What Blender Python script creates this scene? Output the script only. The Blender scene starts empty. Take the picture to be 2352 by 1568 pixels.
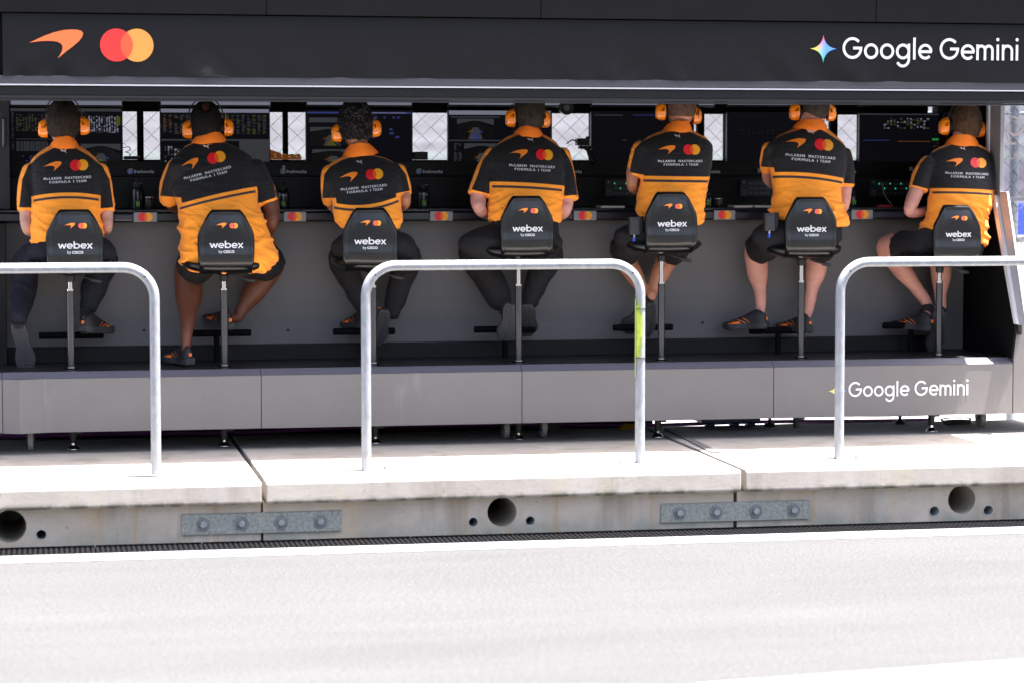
import bpy, math, random
import numpy as np
from mathutils import Vector, Matrix, noise
from mathutils.bvhtree import BVHTree

random.seed(7)
S = bpy.context.scene
COL = S.collection

# ------------------------------------------------------------------ camera, sky, sun, exposure
YAW, PITCH, FPX, CZ = math.radians(10.884), math.radians(3.994), 5659.0, 1.767   # FPX: focal length for a 2352 px wide frame
cy_, sy_, cp_, sp_ = math.cos(YAW), math.sin(YAW), math.cos(PITCH), math.sin(PITCH)
CR = Vector((cy_, -sy_, 0)); CF = Vector((sy_*cp_, cy_*cp_, -sp_)); CU = Vector((sy_*sp_, cy_*sp_, cp_))
CAM = Vector((-13.4*sy_, -13.4*cy_, CZ))
cd = bpy.data.cameras.new('camera'); cam = bpy.data.objects.new('camera', cd); COL.objects.link(cam)
cam.location = CAM; cam.rotation_euler = (math.pi/2-PITCH, 0, -YAW)
cd.sensor_width = 36; cd.lens = 36*FPX/2352; cd.clip_end = 500; cd.clip_start = .1
cd.dof.use_dof = True; cd.dof.focus_distance = 13.2; cd.dof.aperture_fstop = 2.0
S.camera = cam
SUN = Vector((math.tan(math.radians(13)), -math.tan(math.radians(3.0)), 1)).normalized()   # towards the sun
w = bpy.data.worlds.new('World'); S.world = w; w.use_nodes = True
nt = w.node_tree; bg = nt.nodes['Background']
sky = nt.nodes.new('ShaderNodeTexSky'); sky.sky_type = 'NISHITA'; sky.sun_disc = False
sky.sun_elevation = math.asin(SUN.z); sky.sun_rotation = math.atan2(SUN.x, SUN.y)
sky.air_density = .8; sky.dust_density = 7.0; sky.ozone_density = 1.0
nt.links.new(sky.outputs[0], bg.inputs[0]); bg.inputs[1].default_value = 0.085
ld = bpy.data.lights.new('sun', 'SUN'); ld.energy = 5.0; ld.angle = math.radians(.53); ld.color = (1, .96, .91)
lo = bpy.data.objects.new('sun', ld); COL.objects.link(lo); lo.rotation_euler = SUN.to_track_quat('Z', 'Y').to_euler()
S.view_settings.view_transform = 'Standard'; S.view_settings.look = 'None'
S.view_settings.exposure = 3.10; S.view_settings.gamma = 1
S.cycles.max_bounces = 8; S.cycles.diffuse_bounces = 5; S.cycles.use_denoising = True

# ------------------------------------------------------------------ measuring helpers: a point seen in the photograph -> metres
def ray(px, py): return (CF*FPX + CR*(px-1176) + CU*(784-py)).normalized()
def P(px, py, Y):
    d = ray(px, py); return CAM + d*((Y-CAM.y)/d.y)
def PZ(px, py, z):
    d = ray(px, py); return CAM + d*((z-CAM.z)/d.z)
def proj(p):
    v = p-CAM; k = v.dot(CF); return 1176+FPX*v.dot(CR)/k, 784-FPX*v.dot(CU)/k
def ppm(p): return FPX/(p-CAM).dot(CF)
CK = .29693
OX = {1: 0, 2: 673.7, 3: 1347.5, 4: 1776.2}
def cD(c, x, y): return OX[c]+x*CK, 208.2+y*CK
def W(c, x, y, Y):
    a, b = cD(c, x, y); return P(a, b, Y)
def wrect(x0, y0, x1, y1, Y):
    xm, ym = (x0+x1)/2, (y0+y1)/2
    return P(x0, ym, Y).x, P(x1, ym, Y).x, P(xm, y1, Y).z, P(xm, y0, Y).z

# ------------------------------------------------------------------ materials
MATS = {}
def mat(name, col=(.5, .5, .5), rough=.6, metal=0, emit=None, es=1, spec=.5, noise_=None, bump=None, coat=0, var=None, sheen=0):
    if name in MATS: return MATS[name]
    m = bpy.data.materials.new(name); m.use_nodes = True; n = m.node_tree.nodes; l = m.node_tree.links
    b = n['Principled BSDF']; b.inputs['Base Color'].default_value = (*col, 1); b.inputs['Roughness'].default_value = rough
    b.inputs['Metallic'].default_value = metal; b.inputs['Specular IOR Level'].default_value = spec
    b.inputs['Coat Weight'].default_value = coat; b.inputs['Sheen Weight'].default_value = sheen
    if emit: b.inputs['Emission Color'].default_value = (*emit, 1); b.inputs['Emission Strength'].default_value = es
    tc = n.new('ShaderNodeTexCoord')
    if noise_:   # (scale, amount, stretch xyz) multiplies colour
        sc, am, st = noise_
        mp = n.new('ShaderNodeMapping'); mp.inputs['Scale'].default_value = st; l.new(tc.outputs['Object'], mp.inputs[0])
        t = n.new('ShaderNodeTexNoise'); t.inputs['Scale'].default_value = sc; t.inputs['Detail'].default_value = 8; t.inputs['Roughness'].default_value = .65
        l.new(mp.outputs[0], t.inputs['Vector'])
        r = n.new('ShaderNodeMapRange'); r.inputs['From Min'].default_value = .3; r.inputs['From Max'].default_value = .7
        r.inputs['To Min'].default_value = 1-am; r.inputs['To Max'].default_value = 1+am; l.new(t.outputs[0], r.inputs[0])
        mx = n.new('ShaderNodeMix'); mx.data_type = 'RGBA'; mx.blend_type = 'MULTIPLY'; mx.inputs[0].default_value = 1
        mx.inputs[6].default_value = (*col, 1); l.new(r.outputs[0], mx.inputs[7]); l.new(mx.outputs[2], b.inputs['Base Color'])
    if bump:
        sc, st, di = bump
        t = n.new('ShaderNodeTexNoise'); t.inputs['Scale'].default_value = sc; t.inputs['Detail'].default_value = 6; l.new(tc.outputs['Object'], t.inputs['Vector'])
        bp = n.new('ShaderNodeBump'); bp.inputs['Strength'].default_value = st; bp.inputs['Distance'].default_value = di
        l.new(t.outputs[0], bp.inputs['Height']); l.new(bp.outputs[0], b.inputs['Normal'])
    MATS[name] = m; return m
def scuffed(m, sc=9, stx=(1, 1, .25), light=(.30, .29, .29), dark=(.05, .048, .048)):   # sparse rubs and specks on painted panels
    n = m.node_tree.nodes; l = m.node_tree.links; b = n['Principled BSDF']; src = b.inputs['Base Color'].links[0].from_socket; tc = n.new('ShaderNodeTexCoord')
    for k, (s_, a_, b_, c_, am) in enumerate(((sc, .66, .74, light, .13), (sc*5, .70, .76, dark, .8), (2.2, .55, .8, dark, .18))):
        mp = n.new('ShaderNodeMapping'); mp.inputs['Scale'].default_value = stx if k == 0 else (1, 1, 1); mp.inputs['Location'].default_value = (k*3.1, 0, 1); l.new(tc.outputs['Object'], mp.inputs[0])
        t = n.new('ShaderNodeTexNoise'); t.inputs['Scale'].default_value = s_; t.inputs['Detail'].default_value = 6; l.new(mp.outputs[0], t.inputs['Vector'])
        r = n.new('ShaderNodeMapRange'); r.inputs[1].default_value = a_; r.inputs[2].default_value = b_; r.inputs[4].default_value = am; l.new(t.outputs[0], r.inputs[0])
        x = n.new('ShaderNodeMix'); x.data_type = 'RGBA'; l.new(r.outputs[0], x.inputs[0]); l.new(src, x.inputs[6]); x.inputs[7].default_value = (*c_, 1); src = x.outputs[2]
    l.new(src, b.inputs['Base Color'])

def concrete(name, base, light, stain, streak=0.5, low=None, edge=False):
    m = bpy.data.materials.new(name); m.use_nodes = True; n = m.node_tree.nodes; l = m.node_tree.links
    b = n['Principled BSDF']; b.inputs['Roughness'].default_value = .85; b.inputs['Specular IOR Level'].default_value = .3
    tc = n.new('ShaderNodeTexCoord')
    def nz(sc, st=(1, 1, 1), det=8, ro=.6):
        mp = n.new('ShaderNodeMapping'); mp.inputs['Scale'].default_value = st; l.new(tc.outputs['Object'], mp.inputs[0])
        t = n.new('ShaderNodeTexNoise'); t.inputs['Scale'].default_value = sc; t.inputs['Detail'].default_value = det; t.inputs['Roughness'].default_value = ro
        l.new(mp.outputs[0], t.inputs['Vector']); return t.outputs[0]
    def rng(s, a, b_, c=0, d=1):
        r = n.new('ShaderNodeMapRange'); r.inputs[1].default_value = a; r.inputs[2].default_value = b_; r.inputs[3].default_value = c; r.inputs[4].default_value = d
        l.new(s, r.inputs[0]); return r.outputs[0]
    def mix(f, a, c):
        x = n.new('ShaderNodeMix'); x.data_type = 'RGBA'
        l.new(f, x.inputs[0])
        if isinstance(a, tuple): x.inputs[6].default_value = (*a, 1)
        else: l.new(a, x.inputs[6])
        x.inputs[7].default_value = (*c, 1); return x.outputs[2]
    c = mix(rng(nz(3), .35, .65), base, light)
    c = mix(rng(nz(5, (1, 1, .12)), .52, .75, 0, streak), c, stain)
    c = mix(rng(nz(2.2, (1, 1, .3)), .58, .75, 0, .45), c, (.42, .30, .13) if low else (.30, .28, .16))
    c = mix(rng(nz(60, det=3), .66, .74, 0, .65), c, (.09, .085, .08))
    if low:      # grime and algae that grow along the damp foot of the block
        sp = n.new('ShaderNodeSeparateXYZ'); l.new(tc.outputs['Object'], sp.inputs[0])
        g = rng(sp.outputs[2], 0, .10, .85, 0); x = n.new('ShaderNodeMath'); x.operation = 'MULTIPLY'
        l.new(g, x.inputs[0]); l.new(rng(nz(7), .35, .65), x.inputs[1]); c = mix(x.outputs[0], c, low)
    if edge:     # black moss along the lower drip edge, fine pits
        sp = n.new('ShaderNodeSeparateXYZ'); l.new(tc.outputs['Object'], sp.inputs[0])
        g = rng(sp.outputs[2], .188, .222, 1, 0); x = n.new('ShaderNodeMath'); x.operation = 'MULTIPLY'
        l.new(g, x.inputs[0]); l.new(rng(nz(9, (1, 1, .5)), .44, .56), x.inputs[1]); c = mix(x.outputs[0], c, (.07, .068, .045))
        c = mix(rng(nz(26, (1, 1, .45), 10, .75), .60, .68, 0, .6), c, (.12, .11, .10))
    else: c = mix(rng(nz(11, (1, 1, .05)), .57, .70, 0, .42), c, (.30, .19, .08)); c = mix(rng(nz(8, (1, 1, .06)), .58, .70, 0, .5), c, (.34, .35, .35))
    l.new(c, b.inputs['Base Color'])
    bp = n.new('ShaderNodeBump'); bp.inputs['Strength'].default_value = .5; bp.inputs['Distance'].default_value = .0014 if edge else .003
    l.new(nz(45), bp.inputs['Height']); l.new(bp.outputs[0], b.inputs['Normal'])
    MATS[name] = m; return m

M_slab = concrete('slab_concrete', (.265, .245, .222), (.335, .312, .286), (.15, .132, .10), .7, edge=True)
M_base = concrete('base_concrete', (.31, .272, .226), (.42, .375, .32), (.16, .135, .105), .9, low=(.17, .20, .175))
def asphalt():
    m = bpy.data.materials.new('asphalt'); m.use_nodes = True; n = m.node_tree.nodes; l = m.node_tree.links; b = n['Principled BSDF']; b.inputs['Roughness'].default_value = .92; b.inputs['Specular IOR Level'].default_value = .2
    tc = n.new('ShaderNodeTexCoord'); col = None
    for sc, st, a, lo_, hi in ((75, (1, 1, 1), .55, .25, .75), (38, (1, 1, 1), .14, .3, .7), (1.1, (.25, 1.6, 1), .10, .3, .7), (.5, (1, 1, 1), .05, .3, .7)):
        mp = n.new('ShaderNodeMapping'); mp.inputs['Scale'].default_value = st; l.new(tc.outputs['Object'], mp.inputs[0]); t = n.new('ShaderNodeTexNoise'); t.inputs['Scale'].default_value = sc; t.inputs['Detail'].default_value = 4; t.inputs['Roughness'].default_value = .7
        l.new(mp.outputs[0], t.inputs['Vector']); r = n.new('ShaderNodeMapRange'); r.clamp = False; r.inputs[1].default_value = lo_; r.inputs[2].default_value = hi; r.inputs[3].default_value = 1-a; r.inputs[4].default_value = 1+a; l.new(t.outputs[0], r.inputs[0])
        x = n.new('ShaderNodeMix'); x.data_type = 'RGBA'; x.blend_type = 'MULTIPLY'; x.inputs[0].default_value = 1
        if col: l.new(col, x.inputs[6])
        else: x.inputs[6].default_value = (.0395, .0400, .0425, 1)
        l.new(r.outputs[0], x.inputs[7]); col = x.outputs[2]
    l.new(col, b.inputs['Base Color']); t = n.new('ShaderNodeTexNoise'); t.inputs['Scale'].default_value = 110; l.new(tc.outputs['Object'], t.inputs['Vector']); bp = n.new('ShaderNodeBump'); bp.inputs['Strength'].default_value = .6; bp.inputs['Distance'].default_value = .006; l.new(t.outputs[0], bp.inputs['Height']); l.new(bp.outputs[0], b.inputs['Normal']); return m
M_asph = asphalt()
M_track = mat('track', (.20, .195, .195), .9, noise_=(60, .2, (1, 1, 1)))
M_strip = mat('edge_concrete', (.13, .13, .135), .85, noise_=(30, .12, (1, 1, 1)))
M_white = mat('white_paint', (.8, .8, .8), .5)
M_black = mat('black_plastic', (.007, .007, .008), .45, spec=.35)
M_iron = mat('black_iron', (.003, .003, .004), .75, spec=.06, noise_=(30, .3, (1, 1, 1)))
M_blackmat = mat('matt_black', (.003, .003, .0034), .85, spec=.1)
M_galv = mat('galvanised_steel', (.235, .25, .275), .55, metal=.4, noise_=(35, .22, (1, 1, .5)), bump=(60, .15, .002))
M_plate = mat('weathered_zinc', (.20, .215, .20), .75, metal=.1, noise_=(70, .4, (1, 1, 1)), bump=(70, .2, .002))
M_grey = mat('grey_painted_panel', (.117, .110, .110), .5, noise_=(4, .05, (1, 1, 1)))
M_panel = mat('charcoal_panel', (.088, .083, .084), .5, noise_=(3, .06, (1, 1, 1)))
scuffed(M_grey); scuffed(M_panel, 7, (.3, 1, 1), (.17, .165, .165), (.03, .03, .03))
M_trim = mat('brushed_trim', (.14, .142, .175), .38, metal=.4, noise_=(8, .08, (.2, 1, 1)))
M_banner = mat('charcoal_vinyl', (.0075, .0075, .0085), .5, spec=.15, bump=(3.0, .35, .02))
M_dark = mat('dark_cladding', (.005, .005, .0055), .5, spec=.18, noise_=(4, .2, (1, 1, 1)))
M_alu = mat('bare_aluminium', (.6, .6, .62), .4, metal=.2)
M_deskm = mat('desk_gloss', (.012, .0125, .018), .35, coat=.15)
M_badge = mat('badge_grey', (.23, .23, .24), .4)
M_lens = mat('chrome', (.75, .74, .72), .18, metal=1)
M_carbon = mat('carbon_tube', (.10, .10, .105), .22, metal=.85)
M_leather = mat('black_leather', (.0035, .0035, .004), .32, coat=.2, spec=.4, bump=(18, .25, .004), noise_=(12, .3, (1, 1, 1)))
M_rub = mat('rubber', (.02, .02, .022), .6)
M_screenbg = mat('screen_dark', (.003, .003, .004), .6, spec=.08, emit=(.006, .006, .010), es=.05)
M_scr_w = mat('screen_white', (.004, .004, .004), .6, spec=.08, emit=(.55, .58, .75), es=0.0330)
M_scr_g = mat('screen_grey', (.004, .004, .004), .6, spec=.08, emit=(.35, .37, .42), es=0.0114)
M_scr_y = mat('screen_yellow', (.004, .004, .004), .6, spec=.08, emit=(.40, .44, .08), es=0.0168)
M_scr_b = mat('screen_blue', (.004, .004, .004), .6, spec=.08, emit=(.12, .16, .7), es=0.0234)
M_scr_o = mat('screen_orange', (.004, .004, .004), .6, spec=.08, emit=(.5, .2, .04), es=0.0264)
M_scr_n = mat('screen_green', (.004, .004, .004), .6, spec=.08, emit=(.05, .7, .12), es=0.0330)
SCR = [M_screenbg, M_scr_w, M_scr_g, M_scr_y, M_scr_b, M_scr_o, M_scr_n, M_black]
M_o = mat('print_orange', (.95, .25, .02), .5)
M_r = mat('print_red', (.72, .012, .02), .5)
M_y = mat('print_yellow', (.90, .36, .015), .5)
M_ro = mat('print_overlap', (.85, .10, .01), .5)
M_w = mat('print_white', (.66, .66, .68), .5)
M_bo = mat('banner_orange', (.68, .15, .035), .5)
M_bl = mat('print_blue', (.10, .28, .85), .5); M_gn = mat('print_green', (.10, .60, .25), .5)
M_cup = mat('orange_gloss', (1.0, .26, .008), .22, coat=.6)
M_orange = mat('orange_cloth', (.90, .24, .02), .8)
M_shoe = mat('shoe_black', (.008, .008, .0085), .6, bump=(90, .3, .002)); M_sole = mat('shoe_sole', (.026, .026, .028), .55, bump=(60, .8, .004))
M_shoeo = mat('shoe_orange', (.85, .17, .01), .5)
M_paper = mat('paper', (.75, .70, .60), .8)
M_turq = mat('turquoise_seats', (.03, .17, .185), .6); M_stand = mat('pale_stand', (.17, .17, .182), .8, noise_=(1.2, .25, (1, 1, 3)))
M_bluewall = mat('blue_board', (.012, .035, .30), .5); M_conc2 = mat('far_concrete', (.38, .36, .34), .9, noise_=(5, .2, (1, 1, 1)))
M_wire = mat('galvanised_wire', (.045, .05, .05), .6, metal=.1)
M_lime = mat('hi_vis_paint', (.33, .40, .14), .6)
M_neon = mat('neon_green', (.20, .65, .02), .5)

# ------------------------------------------------------------------ mesh builder
class MB:
    def __init__(s): s.v = []; s.f = []; s.m = []
    def add(s, vs, fs, m=0):
        o = len(s.v); s.v += [Vector(v) for v in vs]; s.f += [[i+o for i in f] for f in fs]; s.m += [m]*len(fs); return s
    def box(s, x0, x1, y0, y1, z0, z1, m=0):
        vs = [(x, y, z) for z in (z0, z1) for y in (y0, y1) for x in (x0, x1)]
        return s.add(vs, [(0, 2, 3, 1), (4, 5, 7, 6), (0, 1, 5, 4), (2, 6, 7, 3), (0, 4, 6, 2), (1, 3, 7, 5)], m)
    def obox(s, c, ax, hx, hy, hz, m=0):   # oriented box, ax = 3 axis vectors
        vs = [c+ax[0]*a+ax[1]*b+ax[2]*d for d in (-hz, hz) for b in (-hy, hy) for a in (-hx, hx)]
        return s.add(vs, [(0, 2, 3, 1), (4, 5, 7, 6), (0, 1, 5, 4), (2, 6, 7, 3), (0, 4, 6, 2), (1, 3, 7, 5)], m)
    def boxP(s, x0, y0, x1, y1, Y, dY, m=0):
        a, b, c, d = wrect(x0, y0, x1, y1, Y); return s.box(a, b, Y, Y+dY, c, d, m)
    def quadP(s, x0, y0, x1, y1, Y, m=0):
        a, b, c, d = wrect(x0, y0, x1, y1, Y); return s.add([(a, Y, c), (b, Y, c), (b, Y, d), (a, Y, d)], [(0, 1, 2, 3)], m)
    def rings(s, rs, cap=True, m=0):
        n = len(rs[0]); o = len(s.v); fs = []
        for r in rs: s.v += [Vector(p) for p in r]
        for i in range(len(rs)-1):
            for j in range(n):
                k = (j+1) % n; fs.append([o+i*n+j, o+i*n+k, o+(i+1)*n+k, o+(i+1)*n+j])
        if cap: fs.append([o+j for j in range(n)][::-1]); fs.append([o+(len(rs)-1)*n+j for j in range(n)])
        s.f += fs; s.m += [m]*len(fs); return s
    def tube(s, pts, r, n=12, m=0, cap=True, ref=None, sq=1.0):
        pts = [Vector(p) for p in pts]
        if not isinstance(r, (list, tuple)): r = [r]*len(pts)
        ts = []
        for i in range(len(pts)):
            a = pts[max(0, i-1)]; b = pts[min(len(pts)-1, i+1)]; ts.append((b-a).normalized())
        u = Vector(ref) if ref else Vector((0, 0, 1))
        if abs(u.dot(ts[0])) > .95: u = Vector((1, 0, 0))
        u = (u-ts[0]*u.dot(ts[0])).normalized(); rs = []
        for i, p in enumerate(pts):
            u = (u-ts[i]*u.dot(ts[i])).normalized(); w_ = ts[i].cross(u)
            rs.append([p+u*(r[i]*math.cos(2*math.pi*j/n))+w_*(r[i]*sq*math.sin(2*math.pi*j/n)) for j in range(n)])
        return s.rings(rs, cap, m)
    def ball(s, c, rx, ry=None, rz=None, n=16, k=10, m=0):
        ry = ry or rx; rz = rz or rx; c = Vector(c); rs = []
        for i in range(k+1):
            t = math.pi*(i+.02)/(k+.04)-math.pi/2
            rs.append([c+Vector((rx*math.cos(t)*math.cos(2*math.pi*j/n), ry*math.cos(t)*math.sin(2*math.pi*j/n), rz*math.sin(t))) for j in range(n)])
        return s.rings(rs, True, m)
    def limb(s, pts, rs, n=16, sub=4, m=0, endball=True):   # smooth tapered limb with rounded ends
        pts = [Vector(p) for p in pts]; q = []; qr = []
        for i in range(len(pts)-1):
            p0 = pts[max(0, i-1)]; p1 = pts[i]; p2 = pts[i+1]; p3 = pts[min(len(pts)-1, i+2)]
            for k in range(sub):
                t = k/sub
                q.append(.5*((2*p1)+(p2-p0)*t+(2*p0-5*p1+4*p2-p3)*t*t+(-p0+3*p1-3*p2+p3)*t**3))
                tt = t*t*(3-2*t); qr.append(rs[i]*(1-tt)+rs[i+1]*tt)
        q.append(pts[-1]); qr.append(rs[-1])
        s.tube(q, qr, n, m); s.ball(q[0], qr[0]*.99, n=n, m=m)
        if endball: s.ball(q[-1], qr[-1]*.99, n=n, m=m)
        return s
    def mesh(s, name, mats=None):
        me = bpy.data.meshes.new(name); me.from_pydata([tuple(v) for v in s.v], [], s.f)
        if mats:
            for m in mats: me.materials.append(m)
            me.polygons.foreach_set('material_index', s.m)
        me.update(); return me
    def build(s, name, mats, parent=None, bevel=0, smooth=False, angle=40, seg=2):
        if not isinstance(mats, (list, tuple)): mats = [mats]
        me = s.mesh(name, mats)
        if smooth:
            me.polygons.foreach_set('use_smooth', [True]*len(me.polygons)); me.set_sharp_from_angle(angle=math.radians(angle))
        o = bpy.data.objects.new(name, me); COL.objects.link(o)
        if parent: o.parent = parent; o.matrix_parent_inverse = parent.matrix_basis.inverted()
        if bevel:
            b = o.modifiers.new('bevel', 'BEVEL'); b.width = bevel; b.segments = seg; b.limit_method = 'ANGLE'; b.angle_limit = math.radians(40)
        return o

def tag(o, label, cat, group=None):
    o['label'] = label; o['category'] = cat
    if group: o['group'] = group
    return o
def thing(name, loc, label, cat, group=None):
    o = bpy.data.objects.new(name, None); COL.objects.link(o); o.location = loc; o.empty_display_size = .1
    return tag(o, label, cat, group)
def struct(o, kind='structure'): o['kind'] = kind; return o
def linkobj(me, name, parent=None):
    o = bpy.data.objects.new(name, me); COL.objects.link(o)
    if parent: o.parent = parent; o.matrix_parent_inverse = parent.matrix_basis.inverted()
    return o
def evalmesh(me, mods):
    o = bpy.data.objects.new('tmp', me); COL.objects.link(o)
    for t, kw in mods:
        m = o.modifiers.new('m', t)
        for k, v in kw.items(): setattr(m, k, v)
    dg = bpy.context.evaluated_depsgraph_get(); dg.update()
    r = bpy.data.meshes.new_from_object(o.evaluated_get(dg)); bpy.data.objects.remove(o); return r
def remesh(mb, voxel, it=3):
    me = mb.mesh('tmp')
    r = evalmesh(me, [('REMESH', dict(mode='VOXEL', voxel_size=voxel, use_smooth_shade=True)), ('SMOOTH', dict(factor=.5, iterations=it))])
    r.polygons.foreach_set('use_smooth', [True]*len(r.polygons)); return r

# ------------------------------------------------------------------ flat lettering and emblems (2-D shapes, later placed on surfaces)
class Flat:   # collects (verts2d, faces, mat, layer)
    def __init__(s): s.p = []
    def poly(s, vs, fs, m, lay=0): s.p.append(([tuple(v) for v in vs], fs, m, lay)); return s
    def disc(s, x, y, r, m, lay=0, ry=None):
        ry = ry or r; vs = [(x, y)]; fs = []; n = 28
        for k in (.5, 1): vs += [(x+r*k*math.cos(2*math.pi*j/n), y+ry*k*math.sin(2*math.pi*j/n)) for j in range(n)]
        for j in range(n):
            k = (j+1) % n; fs += [(0, 1+j, 1+k), (1+j, 1+n+j, 1+n+k, 1+k)]
        return s.poly(vs, fs, m, lay)
    def lens(s, x0, x1, y, r, m, lay):
        h = (x1-x0)/2; c = (x0+x1)/2; top = math.sqrt(r*r-h*h); n = 12; vs = []; fs = []
        for i in range(n+1):
            yy = -top+2*top*i/n; e = math.sqrt(max(0, r*r-yy*yy))-h; vs += [(c-e, y+yy), (c, y+yy), (c+e, y+yy)]
        for i in range(n): a = 3*i; fs += [(a, a+1, a+4, a+3), (a+1, a+2, a+5, a+4)]
        return s.poly(vs, fs, m, lay)
    def circles(s, x0, x1, y, r, ms):
        s.disc(x1, y, r, ms[1], 0); s.disc(x0, y, r, ms[0], 1); return s.lens(x0, x1, y, r, ms[2], 2)
    def swoosh(s, x, y, wd, m):   # the team's curved dart, bounding box wd wide, lower left at x,y
        U = [(0, .53), (.12, .63), (.28, .77), (.45, .89), (.62, .97), (.78, 1.0), (.90, .99), (.97, .95), (1.0, .87), (.98, .75), (.92, .60), (.82, .44), (.70, .27), (.60, .12), (.52, 0)]
        L = [(0, .53), (.10, .56), (.22, .59), (.35, .60), (.45, .595), (.52, .57), (.58, .52), (.61, .45), (.615, .37), (.61, .29), (.59, .21), (.57, .14), (.55, .08), (.535, .04), (.52, 0)]
        h = wd*.54; vs = []; n = len(U)
        for a, b in zip(U, L):
            for t in (0, .33, .66, 1): vs.append((x+wd*(a[0]*(1-t)+b[0]*t), y+h*(a[1]*(1-t)+b[1]*t)))
        fs = [(4*i+k, 4*i+k+1, 4*i+k+5, 4*i+k+4) for i in range(n-1) for k in range(3)]
        return s.poly(vs, fs, m)
    def cat(s, x, y, wd, m):
        vs = [(0, .70), (.06, .96), (.16, .80), (.32, .84), (.50, .60), (.66, .63), (.85, .95), (1, 1), (.92, .80), (.82, .52), (.88, .25), (1.0, .0), (.86, .02), (.70, .28), (.56, .36), (.40, .40), (.26, .26), (.20, .36), (.26, .50), (.10, .58)]
        h = wd*.62; return s.poly([(x+wd*a, y+h*b) for a, b in vs], [list(range(len(vs)))], m)
    def star(s, x, y, r, ms, ry=None):
        ry = ry or r; n = 10
        for q in range(4):
            vs = []
            a0, a1 = q*math.pi/2, (q+1)*math.pi/2
            pa = (math.cos(a0), math.sin(a0)); pb = (math.cos(a1), math.sin(a1)); vs = [(0, 0)]
            for i in range(n+1):
                t = i/n; k = (1-t)**2; j = t*t; c = 2*t*(1-t)*.10
                vs.append((pa[0]*k+pb[0]*j+(pa[0]+pb[0])*c, pa[1]*k+pb[1]*j+(pa[1]+pb[1])*c))
            s.poly([(x+r*a, y+ry*b) for a, b in vs], [(0, i+1, i+2) for i in range(n)], ms[q])
        return s
    def stroke(s, pts, wd, m, lay):
        n = len(pts); vs = []; closed = (abs(pts[0][0]-pts[-1][0]) < 1e-6 and abs(pts[0][1]-pts[-1][1]) < 1e-6)
        for i, p in enumerate(pts):
            a = pts[i-1] if i else (pts[-2] if closed else p); b = pts[i+1] if i < n-1 else (pts[1] if closed else p)
            d1 = Vector((p[0]-a[0], p[1]-a[1])); d2 = Vector((b[0]-p[0], b[1]-p[1]))
            if d1.length < 1e-9: d1 = d2
            if d2.length < 1e-9: d2 = d1
            n1 = Vector((-d1.y, d1.x)).normalized(); n2 = Vector((-d2.y, d2.x)).normalized(); mm = (n1+n2)
            mm = mm.normalized()/max(.35, math.sqrt(max(1e-6, (1+n1.dot(n2))/2))); vs += [(p[0]+mm.x*wd/2, p[1]+mm.y*wd/2), (p[0]-mm.x*wd/2, p[1]-mm.y*wd/2)]
        return s.poly(vs, [(2*i, 2*i+1, 2*i+3, 2*i+2) for i in range(n-1)], m, lay)
    def put(s, other, f): # add other with point map f
        for vs, fs, m, lay in other.p: s.p.append(([f(v) for v in vs], fs, m, lay))
        return s
    def bounds(s):
        xs = [v[0] for p in s.p for v in p[0]]; ys = [v[1] for p in s.p for v in p[0]]; return min(xs), max(xs), min(ys), max(ys)

def arc(cx, cy, r, a0, a1, n=22, ry=None):
    ry = ry or r; return [(cx+r*math.cos(math.radians(a0+(a1-a0)*i/n)), cy+ry*math.sin(math.radians(a0+(a1-a0)*i/n))) for i in range(n+1)]
GLY = {
 'G': ([arc(.5, .5, .43, 42, 360)[:-1]+[(.93, .5), (.54, .5)]], 1.08), 'o': ([arc(.36, .365, .295, 0, 360)], .80),
 'g': ([arc(.36, .365, .295, 0, 360), [(.655, .72), (.655, 0)]+arc(.36, 0, .295, 0, -155)], .86), 'l': ([[(.08, 0), (.08, 1.0)]], .27),
 'e': ([[(.09, .365), (.69, .365)], arc(.36, .365, .295, 0, 318)], .78), 'm': ([[(.08, 0), (.08, .72)], arc(.27, .46, .19, 180, 0)+[(.46, 0)], arc(.65, .46, .19, 180, 0)+[(.84, 0)]], 1.03),
 'i': ([[(.08, 0), (.08, .72)]], .27), 'n': ([[(.08, 0), (.08, .72)], arc(.305, .435, .225, 180, 0)+[(.53, 0)]], .72), ' ': ([], .30),
 'w': ([[(.03, .72), (.24, .04)], [(.24, .04), (.45, .66)], [(.45, .66), (.66, .04)], [(.66, .04), (.87, .72)]], .96), 'b': ([[(.08, 0), (.08, 1.05)], arc(.375, .365, .295, 0, 360)], .80), 'x': ([[(.03, .72), (.56, 0)], [(.56, .72), (.03, 0)]], .62)}
def strokes(txt, wd, m):
    F = Flat(); x = 0; lay = 0
    for ch in txt:
        g, adv = GLY[ch]
        for st in g: lay = (lay+1) % 6; F.stroke([(x+a, b) for a, b in st], wd, m, lay)
        if ch == 'i': F.disc(x+.08, .95, wd*.62, m, 0)
        x += adv
    return F
_tc = {}
def btext(txt, m, bold=0, space=1.0):
    key = (txt, bold, space)
    if key not in _tc:
        cu = bpy.data.curves.new('t', 'FONT'); cu.body = txt; cu.offset = bold; cu.space_character = space; cu.resolution_u = 3
        o = bpy.data.objects.new('t', cu); COL.objects.link(o); dg = bpy.context.evaluated_depsgraph_get(); dg.update()
        me = bpy.data.meshes.new_from_object(o.evaluated_get(dg)); _tc[key] = ([(v.co.x, v.co.y) for v in me.vertices], [list(p.vertices) for p in me.polygons])
        bpy.data.objects.remove(o); bpy.data.meshes.remove(me)
    F = Flat(); F.poly(_tc[key][0], _tc[key][1], m); return F
def fit(F, x0, x1, y0, sy=None):   # scale to width x0..x1, baseline/lowest at y0
    a, b, c, d = F.bounds(); k = (x1-x0)/(b-a); ky = sy if sy else k
    G = Flat(); return G.put(F, lambda v: (x0+(v[0]-a)*k, y0+v[1]*ky))
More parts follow.
